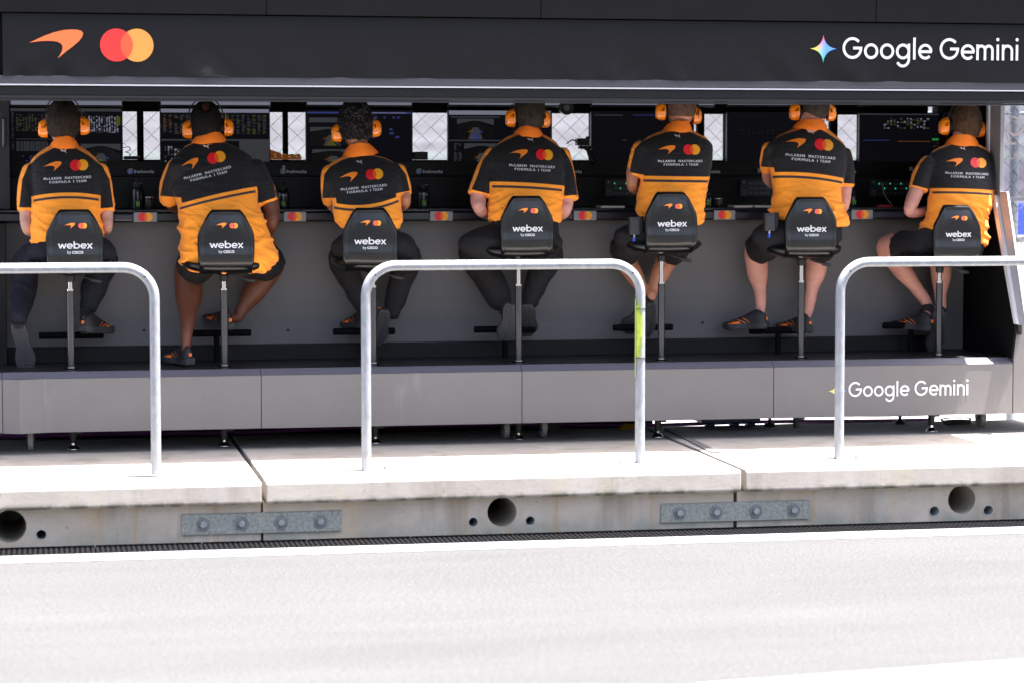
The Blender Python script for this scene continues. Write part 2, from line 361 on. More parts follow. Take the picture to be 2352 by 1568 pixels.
def flat_obj(F, name, frame, parent, bvh=None, off=.0022, dirn=Vector((0, 1, 0))):
    """frame(u,v)->world point; with bvh the shape is laid on that surface along dirn"""
    ms = []; mb = MB()
    for vs, fs, m, lay in F.p:
        if m not in ms: ms.append(m)
        out = []
        for v in vs:
            p = Vector(frame(*v))
            if bvh:
                h = bvh.ray_cast(p-dirn*.6, dirn)
                if h[0]: p = h[0]-dirn*(off+.0004*lay)
                else: p = p-dirn*.0
            else: p = p-dirn*(off+.0003*lay)
            out.append(p)
        mb.add(out, fs, ms.index(m))
    me = mb.mesh(name, ms); return linkobj(me, name, parent)
def pframe(Y): return lambda u, v: P(u, v, Y)
def neg(F): G = Flat(); return G.put(F, lambda v: (v[0], -v[1]))
def at(F, x, y, k=1, a=0, kx=None):   # place y-up shape into y-down photo units
    ca, sa = math.cos(a), math.sin(a); kx = kx or k
    G = Flat(); return G.put(F, lambda v: (x+kx*v[0]*ca-k*v[1]*sa, y-(kx*v[0]*sa+k*v[1]*ca)))
def wframe(x0, y0, Y):
    A = P(x0, y0, Y); kx = (P(x0+60, y0, Y).x-P(x0-60, y0, Y).x)/120; kz = (P(x0, y0-60, Y).z-P(x0, y0+60, Y).z)/120
    return lambda u, v: Vector((A.x+(u-x0)*kx, Y, A.z-(v-y0)*kz))
def Xat(px, py, Y): return P(px, py, Y).x
def Zat(px, py, Y): return P(px, py, Y).z

# ------------------------------------------------------------------ ground
g = MB(); g.add([(-60, -40, 0), (60, -40, 0), (60, -1.95, 0), (-60, -1.95, 0)], [(0, 1, 2, 3)]); struct(g.build('pit_lane_road', M_asph))
g = MB(); g.add([(-60, -1.95, .004), (60, -1.95, .004), (60, -1.737, .004), (-60, -1.737, .004), (-60, -1.9505, -.001), (60, -1.9505, -.001)], [(0, 1, 2, 3), (4, 5, 1, 0)]); struct(g.build('pavement_edge', M_strip))
g = MB(); g.add([(-80, -1.70, -.04), (80, -1.70, -.04), (80, 60, -.04), (-80, 60, -.04)], [(0, 1, 2, 3)]); struct(g.build('race_track', M_track))
# painted line on the pit lane, seen in the lower right corner
a = PZ(1700, 1560, .004); b = PZ(2352, 1512, .004); dv = (b-a); g = MB()
a2 = a-dv*.15; b2 = b+dv*1.5; off = Vector((0, -.6, 0)); g.add([a2, b2, b2+off, a2+off], [(3, 2, 1, 0)]); struct(g.build('painted_line', mat('line_paint', (.062, .078, .080), .7)))

# drain channel grates along the foot of the wall
grp = 'drain grates along the foot of the wall'
GX0 = PZ(20, 1262, 0).x-.10; gl = .5
names = ['leftmost', 'second from the left', 'third from the left', 'fourth from the left', 'fifth from the left', 'sixth from the left', 'seventh from the left', 'eighth from the left', 'ninth from the left', 'tenth from the left', 'eleventh from the left', 'rightmost']
gm = MB(); y0, y1 = -1.735, -1.50
gm.box(0, gl-.006, y0, y0+.012, -.012, .006); gm.box(0, gl-.006, y1-.012, y1, -.012, .006)
for k in (1, 2, 3, 4): yy = y0+(y1-y0)*k/5; gm.box(.001, gl-.007, yy-.006, yy+.006, -.012, .0045)
for i in range(21): x = i*(gl-.02)/20; gm.box(x, x+.013, y0+.012, y1-.012, -.012, .0055)
gme = gm.mesh('drain_grate', [M_iron])
for i in range(12):
    o = linkobj(gme, 'drain_grate'); o.location = (GX0+gl*i, 0, 0); tag(o, 'black slotted drain grate at the foot of the wall, %s' % names[i], 'drain grate', grp)
g = MB(); g.add([(-60, y0, -.02), (60, y0, -.02), (60, y1+.05, -.02), (-60, y1+.05, -.02)], [(0, 1, 2, 3)]); struct(g.build('drain_channel', M_blackmat))

# ------------------------------------------------------------------ concrete slabs and the blocks below them
ZS = .297; YF, YB = -1.57, .47; ZSB = .187
J1 = Xat(606, 1100, YF); J2 = Xat(1708, 1082, YF); LEN = J2-J1
slabs = [(J1-LEN, J1-.011, 'left'), (J1+.011, J2-.012, 'middle'), (J2+.012, J2+LEN, 'right')]
for x0, x1, nm in slabs:
    m = MB(); dz = {'left': -.004, 'middle': 0, 'right': .003}[nm]
    nx = 60; rows = []   # front edge with slight chips
    rs = []
    for i in range(nx+1):
        x = x0+(x1-x0)*i/nx; e = .006*noise.noise(Vector((x*3, 1, 5)))+.003*noise.noise(Vector((x*14, 2, 5)))
        c = .012
        rs.append([(x, YF+c+e*.3, ZS+dz), (x, YB, ZS+dz), (x, YB, ZSB), (x, YF+.014+e, ZSB), (x, YF+e*.4, ZSB+.012), (x, YF+e*.3, ZS+dz-c)])
    m.rings(rs, True)
    o = m.build('concrete_slab', M_slab, bevel=.005)
    tag(o, {'left': 'leftmost concrete slab on the wall, carrying one post of the left railing', 'middle': 'middle concrete slab between the two joints, both feet of one railing on it', 'right': 'pale concrete slab at the right with a sunlit triangle on top'}[nm], 'concrete slab', 'concrete slabs on top of the pit wall')
def px_hole(px, py, r): q = P(px, py, -1.49); return q.x, q.z, r/ppm(q)
holes = {'left': [px_hole(22, 1208, 38), px_hole(95, 1227, 13)], 'middle': [px_hole(1153, 1175, 34), px_hole(1087, 1198, 12), px_hole(1218, 1195, 12)], 'right': [px_hole(2209, 1146, 33), px_hole(2146, 1173, 13), px_hole(2270, 1171, 13)]}
B1 = Xat(602, 1200, -1.49); B2 = Xat(1688, 1180, -1.49)
for (x0, x1, nm) in [(B1-LEN, B1-.006, 'left'), (B1+.006, B2-.008, 'middle'), (B2+.010, B2+LEN, 'right')]:
    m = MB(); m.box(x0, x1, -1.49, YB-.02, -.03, ZSB-.003); me = m.mesh('b')
    o = bpy.data.objects.new('concrete_block', me); COL.objects.link(o); cut = []
    for (hx, hz, r) in holes[nm]:
        c = MB(); r2 = min(r, .5); n = 40
        c.rings([[(hx+r2*math.cos(2*math.pi*j/n), y, hz+r2*math.sin(2*math.pi*j/n)) for j in range(n)] for y in (-.75, -1.6)], True)
        co = c.build('cut', M_base); md = o.modifiers.new('b', 'BOOLEAN'); md.object = co; md.operation = 'DIFFERENCE'; md.solver = 'EXACT'; cut.append(co)
    dg = bpy.context.evaluated_depsgraph_get(); dg.update(); me2 = bpy.data.meshes.new_from_object(o.evaluated_get(dg))
    bpy.data.objects.remove(o)
    for c in cut: bpy.data.objects.remove(c)
    me2.materials.clear(); me2.materials.append(M_base); me2.polygons.foreach_set('material_index', [0]*len(me2.polygons))
    o = linkobj(me2, 'concrete_block'); 
    tag(o, {'left': 'concrete base block at the left with its big hole cut by the photo edge', 'middle': 'middle concrete base block, big hole between two small ones, steel plates at both ends', 'right': 'concrete base block at the right, one big hole between two ringed small ones'}[nm], 'concrete block', 'concrete blocks under the slabs')
    for (hx, hz, r) in holes[nm]:
        if r < .05:
            c = MB(); n = 28
            c.rings([[(hx+q*math.cos(2*math.pi*j/n), y, hz+q*math.sin(2*math.pi*j/n)) for j in range(n)] for q, y in ((r*.88, -1.3), (r*.88, -1.4925), (r*.995, -1.4925), (r*.995, -1.3))], False)
            pipe = c.build('pipe_sleeve', mat('grey_pvc', (.33, .35, .34), .6), o, smooth=True)
# under-rail drip stubs
# steel joining plates
for k, (x0, y0a, x1, y1a, bx) in enumerate([(417, 1176, 784, 1223, (467, 555, 646, 736)), (1518, 1152, 1858, 1195, (1561, 1645, 1736, 1823))]):
    A, B, z0, z1 = wrect(x0, y0a, x1, y1a, -1.496)
    t = thing('joining_plate', ((A+B)/2, -1.50, z0), ['weathered steel plate with four bolts across the left joint of the wall', 'greenish weathered steel plate with four bolts across the right joint of the wall'][k], 'steel plate', 'steel plates bolted across the joints')
    m = MB(); m.box(A, B, -1.502, -1.4905, z0, z1); m.build('plate', M_plate, t, bevel=.002)
    for i, x in enumerate(bx):
        q = P(x, (y0a+y1a)/2, -1.502); n = 24; m = MB()
        m.rings([[(q.x+r*math.cos(2*math.pi*j/n), y, (z0+z1)/2+r*math.sin(2*math.pi*j/n)) for j in range(n)] for r, y in ((.033, -1.5022), (.033, -1.5060), (.012, -1.5062))], True)
        wsh = m.build('washer', mat('washer_zinc', (.13, .145, .15), .6, metal=.3, noise_=(60, .3, (1, 1, 1))), t, smooth=True)
        a0 = random.random(); m = MB(); m.rings([[(q.x+r*math.cos(2*math.pi*j/6+a0), y, (z0+z1)/2+r*math.sin(2*math.pi*j/6+a0)) for j in range(6)] for r, y in ((.0185, -1.506), (.0185, -1.519), (.015, -1.5215))], True)
        m.build('bolt_head', mat('bolt_zinc', (.20, .21, .23), .5, metal=.4, noise_=(60, .25, (1, 1, 1))), wsh)

# ------------------------------------------------------------------ tubular railings
YR = -1.245; RR = .0242; RH = 1.025
xL = Xat(357, 900, YR); xA = Xat(841, 900, YR); xB = Xat(1470, 900, YR); xC = Xat(1928, 900, YR)
wdt = xB-xA
for k, (a, b) in enumerate([(xL-wdt, xL), (xA, xB), (xC, xC+wdt)]):
    t = thing('railing', ((a+b)/2, YR, ZS), ['galvanised tube railing at the left, in front of the first stool', 'middle galvanised railing with a yellow mark and cable ties on its right post', 'galvanised tube railing at the right, in front of the lower lettering'][k], 'railing', 'galvanised hoop railings on the wall')
    R = .150; top = ZS+RH-RR; pts = [(a, YR, ZS), (a, YR, ZS+.4), (a, YR, top-R)]
    pts += [(a+R-R*math.cos(q), YR, top-R+R*math.sin(q)) for q in [math.pi/2*i/12 for i in range(1, 13)]]
    pts += [(b-R+R*math.sin(q), YR, top-R+R*math.cos(q)) for q in [math.pi/2*i/12 for i in range(0, 13)]] + [(b, YR, ZS+.4), (b, YR, ZS)]
    m = MB(); m.tube(pts, RR, 24); m.build('hoop', M_galv, t, smooth=True)
    for sx, x in ((1, a), (-1, b)):
        m = MB(); m.box(min(x, x+sx*.135), max(x, x+sx*.135), YR-.028, YR+.028, ZS+.001, ZS+.007); f = m.build('foot_plate', M_galv, t, bevel=.001)
        m = MB(); m.tube([(x+sx*.095, YR, ZS+.007), (x+sx*.095, YR, ZS+.017)], .011, 6); m.tube([(x+sx*.095, YR, ZS+.017), (x+sx*.095, YR, ZS+.024)], .006, 8); m.build('bolt', M_plate, f)
        q = math.pi/4; cx = x+sx*(R-R*math.cos(q)); cz = top-R+R*math.sin(q)
        m = MB(); m.rings([[(cx+.0042*math.cos(2*math.pi*j/12), YR-RR-yy, cz+.0042*math.sin(2*math.pi*j/12)) for j in range(12)] for yy in (-.003, .0006)], True); m.build('vent_hole', M_blackmat, t)
        m = MB(); m.tube([(x, YR, ZSB-.02), (x, YR, ZSB+.001)], .028, 16); 
    if k == 1:
        z0, z1 = Zat(1470, 842, YR), Zat(1470, 668, YR)
        m = MB(); n = 20
        m.rings([[(b+(RR+.0012)*math.cos(math.pi*(1.0+.72*j/n)), YR+(RR+.0012)*math.sin(math.pi*(1.0+.72*j/n)), z) for j in range(n+1)] for z in [z0+(z1-z0)*i/20 for i in range(21)]], False)
        m.f = [f for f in m.f if max(abs(m.v[f[0]].z-m.v[f[2]].z), 0) < 1 and (m.v[f[0]]-m.v[f[1]]).length < .02]; m.m = [0]*len(m.f)
        mt = mat('hi_vis_fade', (.33, .44, .04), .6, noise_=(30, .3, (1, 1, 1))); nn = mt.node_tree.nodes; ll = mt.node_tree.links
        if 'tr' not in nn:
            tr = nn.new('ShaderNodeBsdfTransparent'); tr.name = 'tr'; mxs = nn.new('ShaderNodeMixShader'); tcn = nn.new('ShaderNodeTexCoord'); nz_ = nn.new('ShaderNodeTexNoise'); nz_.inputs['Scale'].default_value = 22
            sp = nn.new('ShaderNodeSeparateXYZ'); ll.new(tcn.outputs['Generated'], sp.inputs[0]); ll.new(tcn.outputs['Object'], nz_.inputs['Vector'])
            pz = nn.new('ShaderNodeMath'); pz.operation = 'PINGPONG'; pz.inputs[1].default_value = .5; ll.new(sp.outputs[2], pz.inputs[0])
            px_ = nn.new('ShaderNodeMath'); px_.operation = 'SUBTRACT'; px_.inputs[0].default_value = 1.0; ll.new(sp.outputs[0], px_.inputs[1])
            a1 = nn.new('ShaderNodeMath'); a1.operation = 'MULTIPLY'; ll.new(pz.outputs[0], a1.inputs[0]); ll.new(px_.outputs[0], a1.inputs[1])
            a2_ = nn.new('ShaderNodeMath'); a2_.operation = 'MULTIPLY'; ll.new(a1.outputs[0], a2_.inputs[0]); ll.new(nz_.outputs[0], a2_.inputs[1])
            r_ = nn.new('ShaderNodeMapRange'); r_.inputs[1].default_value = .02; r_.inputs[2].default_value = .11; ll.new(a2_.outputs[0], r_.inputs[0])
            ll.new(r_.outputs[0], mxs.inputs[0]); ll.new(tr.outputs[0], mxs.inputs[1]); ll.new(nn['Principled BSDF'].outputs[0], mxs.inputs[2]); ll.new(mxs.outputs[0], nn['Material Output'].inputs[0])
        m.build('hi_vis_mark', mt, t, smooth=True)
        for py in (709, 821):
            z = Zat(1470, py, YR); m = MB(); m.tube([(b+(RR+.001)*math.cos(q), YR+(RR+.001)*math.sin(q), z) for q in [2*math.pi*i/24 for i in range(25)]], .0022, 6, cap=False)
            m.box(b-RR-.012, b-RR+.002, YR-.004, YR+.004, z-.003, z+.003); m.build('cable_tie', M_black, t)
        m = MB(); m.box(b-RR-.0045, b-RR-.0015, YR-.012, YR-.006, Zat(1470, 866, YR), Zat(1470, 686, YR)); m.build('broken_strip', M_lime, t)

# ------------------------------------------------------------------ the pit stand
ST = thing('pit_stand', (0, .2, ZS), 'black and grey pit wall stand with monitors, deck and overhanging banner', 'pit stand')
ZD = .718; YSK = -.25; XL = -3.6
XE = Xat(2327, 835, YSK)                                  # right end of the deck
CE = Xat(2188, 842, -.22)+.54                              # right end of the canopy
ZK = .410; ZT = .690
# deck, skirt, trim
m = MB(); m.box(XL, XE, -.19, 1.05, ZD-.04, ZD); m.build('deck', mat('deck_black', (.010, .010, .0105), .45, spec=.3, noise_=(12, .3, (1, 1, 1))), ST)
seams = [XL]+[Xat(x, 900, YSK) for x in (5, 600, 1199, 1777)]+[XE]
for i in range(5):
    a, b = seams[i]+.0015, seams[i+1]-.0015
    m = MB(); m.box(a, b, YSK, YSK+.02, ZK, ZT); sk = m.build('skirt_panel', M_grey, ST, bevel=.002)
    if i == 4: SKR = sk
    m = MB(); m.add([(a, YSK-.002, ZT+.0005), (b, YSK-.002, ZT+.0005), (b, -.196, ZD+.003), (a, -.196, ZD+.003), (a, -.19, ZD+.003), (b, -.19, ZD+.003), (a, YSK+.02, ZT+.0005), (b, YSK+.02, ZT+.0005)], [(0, 1, 2, 3), (3, 2, 5, 4), (0, 6, 7, 1), (4, 5, 7, 6), (0, 3, 4, 6), (1, 7, 5, 2)])
    m.build('edge_trim', M_trim, ST)
# slightly proud dented piece near the left end of the skirt
m = MB(); a, b = Xat(45, 930, YSK), Xat(98, 930, YSK); e = Xat(5, 930, YSK)
m.add([(e+.01, YSK-.002, ZK), (a, YSK-.035, ZK), (b, YSK-.002, ZK), (e+.01, YSK-.002, ZT-.001), (a, YSK-.035, ZT-.001), (b, YSK-.002, ZT-.001)], [(0, 1, 4, 3), (1, 2, 5, 4), (3, 4, 5), (0, 2, 1)])
m.build('skirt_fold', M_grey, ST)
# lower wall behind the legs, kick plate
zk1 = Zat(1176, 784, .42)
m = MB(); m.box(XL, XE-.25, .42, .49, ZD, zk1); m.build('kick_plate', M_dark, ST, bevel=.003)
zdk = Zat(1176, 508, .42); zdt = Zat(1176, 480, .42)
xs = [XL, Xat(14, 650, .49), Xat(1190, 650, .49), Xat(2215, 650, .49)]
for i in range(1, 3):
    m = MB(); m.box(xs[i]+.001, xs[i+1]-.001, .493, .51, ZD+.001, zdk+.02); lp = m.build('lower_panel', M_panel, ST)
for px in (331, 662, 1614):
    q = P(px, 758 if px < 1000 else 741, .488); m = MB(); m.rings([[(q.x+r*math.cos(2*math.pi*j/14), y, q.z+r*math.sin(2*math.pi*j/14)) for j in range(14)] for r, y in ((.007, .4898), (.007, .486), (.003, .484))], True); m.build('screw', M_black, ST)
m = MB(); m.box(XL, XE-.012, .512, .53, ZD-.03, zdk+.02); m.build('panel_leak_blocker', M_blackmat, ST)  # added black sheet, stops light leaking through the lower panel seams
m = MB(); m.box(XL, XE-.002, YSK+.022, YSK+.04, ZK+.012, ZT+.01); m.build('skirt_leak_blocker', M_blackmat, ST)  # added black sheet, keeps daylight out of the skirt seams
m = MB(); m.box(XL, Xat(1500, 970, .97), .975, .985, -.03, .70); m.build('rear_light_blocker', M_blackmat, ST)  # added black screen, blocks light from behind so the underside stays dark
m = MB(); m.box(xs[3], XE-.01, .10, .125, ZD, zdk+.15); m.build('end_baffle', M_blackmat, ST)
# desk
m = MB(); m.box(XL, XE-.02, .40, .93, zdt-.009, zdt); dk = m.build('desk_top', M_deskm, ST, bevel=.003)
m = MB()
ap = [(.405, zdt-.010), (.392, zdt-.022), (.392, zdk+.012), (.41, zdk)]
m.rings([[(x, y, z) for y, z in ap]+[(x, .47, zdk), (x, .47, zdt-.010)] for x in (XL, XE-.02)], True); m.build('desk_apron', M_deskm, ST, smooth=True, angle=30)
for x0, x1 in ((307, 361), (652, 703), (988, 1040), (1318, 1370), (1640, 1689), (1956, 2005)):
    xm = (x0+x1)/2; a, b, c, d = wrect(x0, 482, x1, 508, .38)
    m = MB(); m.box(a, b, .380, .3915, zdk+.003, zdt-.012); bd = m.build('badge_plate', M_badge, ST, bevel=.002)
    F = Flat(); F.circles(-.0148, .0148, 0, .0245, (M_r, M_y, M_ro)); zc = (zdk+zdt)/2-.0045; xc = (a+b)/2
    flat_obj(F, 'badge_emblem', lambda u, v: Vector((xc+u, .380, zc+v)), bd, off=.001)
# small control modules on the apron
for x0, x1 in ((262, 305), (2008, 2150), (1690, 1718)):
    a, b, c, d = wrect(x0, 482, x1, 506, .38); m = MB(); m.box(a, b, .383, .3915, zdk+.010, zdt-.024); m.build('apron_cover', mat('blue_grey_gloss', (.035, .04, .06), .25, coat=.5), ST, bevel=.006)
# rear wall with window openings
YW = 1.0
zw0, zw1 = Zat(1176, 368, YW), Zat(1176, 260.5, YW)
ZC = 2.70
rear = MB(); rear.box(XL, XE-.05, YW, YW+.04, zdt-.3, zw0); rear.box(XL, XE-.05, YW, YW+.04, zw1, ZC)
cols = [(-400, 282), (315, 330), (368, 618), (650, 662), (703, 948), (1030, 1268), (1355, 1590), (1602, 1618), (1664, 1894), (1907, 1924), (1972, 2290)]
for x0, x1 in cols: rear.box(max(XL, Xat(x0, 310, YW)), min(XE-.05, Xat(x1, 310, YW)), YW+.001, YW+.039, zw0, zw1)
rear.build('rear_wall', M_blackmat, ST)
# equipment shelf under the screens
m = MB(); m.box(XL, XE-.05, .86, .995, zdt+.001, Zat(1176, 405, .86)); m.build('equipment_rack', mat('rack_black', (.004, .004, .005), .4, spec=.25, noise_=(6, .4, (1, 1, 1))), ST, bevel=.004)
m = MB(); m.box(XL, XE-.05, .90, .999, Zat(1176, 405, .86)+.001, Zat(1176, 372, .90)); np_ = m.build('name_board', mat('board_black', (.005, .005, .006), .45, spec=.25), ST)
for x0 in (293, 643, 956, 1275, 1593, 1905):
    G = Flat(); G.disc(x0+6, 394, 6.5, M_bl, 0); G.poly([(x0+1, 390), (x0+6, 387.5), (x0+6, 394)], [(0, 1, 2)], M_gn, 1); G.poly([(x0+6, 387.5), (x0+13, 388), (x0+6, 394)], [(0, 1, 2)], M_o, 1); G.poly([(x0+1, 396), (x0+6, 394), (x0+5, 400.5)], [(0, 1, 2)], M_y, 1)
    T = fit(btext('freshworks', mat('name_grey', (.60, .60, .62), .5), bold=.03), 0, 46.5, 0); G.put(at(T, x0+14.5, 398), lambda v: v)
    flat_obj(G, 'name_lettering', wframe(x0+30, 394, .90), np_, off=.002)
# roof, header, banner, trim ledge
YC = -.82
zl = 2.178
zb1 = Zat(1176, 42, YC); zf = Zat(1176, 237, YC+.012)
m = MB(); m.box(XL, CE, YC+.02, 1.04, ZC, ZC+.06); m.build('roof', M_dark, ST)
m = MB(); m.box(XL, CE, YC+.028, YC+.07, zf+.03, ZC-.001); m.build('header_frame', M_blackmat, ST)
js = [XL, Xat(612, 20, YC-.02), Xat(1243, 20, YC-.02), Xat(2013, 20, YC-.02), CE]
for i in range(4):
    m = MB(); m.add([(js[i]+.002, YC-.012, zb1+.002), (js[i+1]-.002, YC-.012, zb1+.002), (js[i+1]-.002, YC-.03, ZC+.06), (js[i]+.002, YC-.03, ZC+.06), (js[i]+.002, YC+.027, zb1+.002), (js[i+1]-.002, YC+.027, zb1+.002), (js[i+1]-.002, YC+.027, ZC+.0), (js[i]+.002, YC+.027, ZC+.0)], [(0, 1, 2, 3), (0, 4, 5, 1), (0, 3, 7, 4), (1, 5, 6, 2), (3, 2, 6, 7), (4, 7, 6, 5)])
    m.build('roof_edge_panel', M_dark, ST)
# banner: a sheet with wrinkles along its foot
nx, nz = 260, 26; xb0 = Xat(6, 110, YC); m = MB(); vs = []
xbL = xb0; xg = Xat(580, 170, YC)
for j in range(nz+1):
    for i in range(nx+1):
        x = xbL+(CE-.02-xbL)*i/nx; t = j/nz; z = (zl+.045)+(zb1-.004-zl-.045)*t; k = max(0, 1-t*1.9)**1.3
        wv = .015*noise.noise(Vector((x*7+z*4, z*2.5, 1)))+.008*noise.noise(Vector((x*16-z*9, z*5, 9)))
        wv += .0025*noise.noise(Vector((x*1.6, z*2, 4)))*(1-k)
        if x > xg: wv *= .7
        vs.append((x, YC+.006+wv*k*(1.2 if abs(x-1.0) < .9 or x < -1.5 else .5)+.003*noise.noise(Vector((x*1.2, z*1.5, 4))), z))
m.add(vs, [(j*(nx+1)+i, j*(nx+1)+i+1, (j+1)*(nx+1)+i+1, (j+1)*(nx+1)+i) for j in range(nz) for i in range(nx)])
BN = m.build('banner', M_banner, ST, smooth=True, angle=180)
bvb = BVHTree.FromPolygons([v for v in m.v], m.f)
m = MB(); m.box(XL, CE-.02, YC+.009, YC+.020, zl+.008, zl+.046); m.build('banner_hem', mat('hem_vinyl', (.04, .04, .046), .35), ST, bevel=.002)
F = neg(Flat()); F = Flat(); F.put(at(Flat().swoosh(0, 0, 124, M_bo), 67.5, 135.5), lambda v: v)
C2 = Flat(); C2.circles(-23.7, 23.7, 0, 38.2, (mat('banner_red', (.60, .022, .018), .5), mat('banner_yellow', (.68, .27, .045), .5), mat('banner_overlap', (.62, .085, .025), .5)))
F.put(at(C2, 291.5, 103.5), lambda v: v); flat_obj(F, 'banner_emblem', wframe(210, 104, YC), BN, bvb, off=.003)
G = strokes('Google Gemini', .125, M_w); T = fit(G, 0, 404, 0, sy=50.5); F = at(T, 1937, 138.5+13.5) if False else at(T, 1937, 138.0)
flat_obj(F, 'banner_lettering', wframe(2140, 115, YC), BN, bvb, off=.003)
M_sr = mat('star_red', (.85, .08, .12), .5); M_sy = mat('star_yellow', (.75, .60, .06), .5); M_sg = mat('star_green', (.12, .60, .25), .5); M_sb = mat('star_blue', (.12, .32, .90), .5)
def starmat():
    if 'star' in MATS: return MATS['star']
    m = bpy.data.materials.new('star_gradient'); m.use_nodes = True; n = m.node_tree.nodes; l = m.node_tree.links; b = n['Principled BSDF']; b.inputs['Roughness'].default_value = .5
    tc = n.new('ShaderNodeTexCoord'); sp = n.new('ShaderNodeSeparateXYZ'); l.new(tc.outputs['Generated'], sp.inputs[0])
    def ramp(s, st):
        r = n.new('ShaderNodeValToRGB'); l.new(s, r.inputs[0]); e = r.color_ramp.elements
        e[0].position = st[0][0]; e[0].color = (*st[0][1], 1); e[1].position = st[-1][0]; e[1].color = (*st[-1][1], 1)
        for p_, c_ in st[1:-1]: q_ = e.new(p_); q_.color = (*c_, 1)
        return r.outputs[0]
    vz = ramp(sp.outputs[2], [(.1, (.06, .55, .22)), (.4, (.45, .60, .10)), (.62, (.85, .45, .08)), (.85, (.85, .05, .10))])
    fx = n.new('ShaderNodeMapRange'); fx.inputs[1].default_value = .25; fx.inputs[2].default_value = .6; l.new(sp.outputs[0], fx.inputs[0])
    x = n.new('ShaderNodeMix'); x.data_type = 'RGBA'; l.new(fx.outputs[0], x.inputs[0]); l.new(vz, x.inputs[6])
    vb = ramp(sp.outputs[2], [(.0, (.05, .55, .30)), (.35, (.10, .34, .80)), (.7, (.12, .30, .88)), (.95, (.85, .06, .12))]); l.new(vb, x.inputs[7]); l.new(x.outputs[2], b.inputs['Base Color'])
    MATS['star'] = m; return m
MSG = starmat()
F = at(Flat().star(0, 0, 30.5, [MSG]*4, ry=32.5), 1891.5, 112.6); flat_obj(F, 'banner_star', wframe(1891, 112, YC), BN, bvb, off=.003)
T = at(fit(strokes('Google Gemini', .125, M_w), 0, 275, 0, sy=36), 1949.5, 910.5); F = Flat().put(T, lambda v: (v[0], v[1]-(v[0]-1949)*.014)); 
fr = wframe(2086, 893, YSK); zr = fr(2086, 893)
F2 = at(fit(strokes('Google Gemini', .125, M_w), 0, 275, 0, sy=35.0), 1949.5, 908.5); flat_obj(F2, 'skirt_lettering', fr, SKR, off=.002)
flat_obj(at(Flat().star(0, 0, 21.5, [MSG]*4, ry=23), 1924, 894.5), 'skirt_star', fr, SKR, off=.002)
# pale trim ledge that the sun brightens, no lamp in it, and fascia
m = MB(); m.box(XL, CE, YC-.006, YC+.020, zl-.002, zl+.005); m.build('trim_ledge', mat('strip_white', (.34, .34, .38), .5), ST)
m = MB(); m.box(XL, CE, YC+.004, YC+.027, zf+.026, zl-.005); m.build('fascia', mat('fascia_black', (.006, .006, .007), .45, spec=.25, noise_=(5, .2, (1, 1, 1))), ST, bevel=.002)
m = MB(); m.box(XL, CE, YC, YC+.04, zf+.012, zf+.025); m.box(XL, CE, YC+.004, YC+.045, zf, zf+.010); m.build('fascia_rail', mat('rail_metal', (.016, .016, .017), .45, spec=.3), ST)
# end frame at the right
Y0 = .16; xe = XE
m = MB(); zp = Zat(2285, 465, .0)
m.box(xe-.01, xe+.002, Y0-.012, Y0+.012, zp, zf+.03, 0)
m.build('end_post_edge', M_alu, ST)
m = MB(); m.box(xe+.003, xe+.03, Y0-.17, Y0-.013, zp+.03, ZC-.01); m.build('end_post', mat('post_grey', (.17, .17, .19), .5), ST, bevel=.003)
def dbar(y0, z0, y1, z1, w0, w1, x0, x1, mt, nm):
    m = MB(); m.add([(x, y, z) for x in (x0, x1) for y, z in ((y0-w0, z0), (y0+w0, z0), (y1+w1, z1), (y1-w1, z1))], [(0, 1, 2, 3), (4, 7, 6, 5), (0, 4, 5, 1), (1, 5, 6, 2), (2, 6, 7, 3), (3, 7, 4, 0)]); return m.build(nm, mt, ST, bevel=.001)
zq = Zat(2340, 745, -.33); M_brace = mat('brace_grey', (.34, .34, .37), .45); M_brace2 = mat('brace_white', (.62, .62, .64), .4)
dbar(.045, zp+.04, -.30, zq, .030, .018, xe-.014, xe+.006, M_brace2, 'brace_edge'); dbar(-.02, zp+.06, -.35, zq, .085, .055, xe+.007, xe+.02, M_brace, 'brace')
# solid black end wall behind the brace
m = MB(); m.add([(x, y, z) for x in (xe-.0095, xe+.003) for y, z in ((-.245, ZD), (1.04, ZD), (1.04, ZC), (Y0+.013, ZC), (Y0+.013, zp), (.03, zp), (-.30, zq))], [tuple(range(7))[::-1], tuple(range(7, 14))]+[(i, (i+1) % 7, 7+(i+1) % 7, 7+i) for i in range(7)])
m.build('end_wall', M_blackmat, ST)
m = MB(); m.box(xe+.004, xe+.34, YSK+.004, YSK+.05, ZK, zq); m.box(xe+.004, xe+.34, YSK+.051, .9, ZK, zq-.02); m.build('end_cabinet', M_grey, ST, bevel=.003)
q = P(2341, 757, YSK-.0); m = MB(); m.box(q.x-.012, q.x+.012, YSK-.012, YSK+.003, q.z-.028, q.z+.028); m.tube([(q.x, YSK-.012, q.z-.006), (q.x, YSK-.017, q.z-.006)], .006, 14); m.build('latch', M_black, ST, bevel=.002)
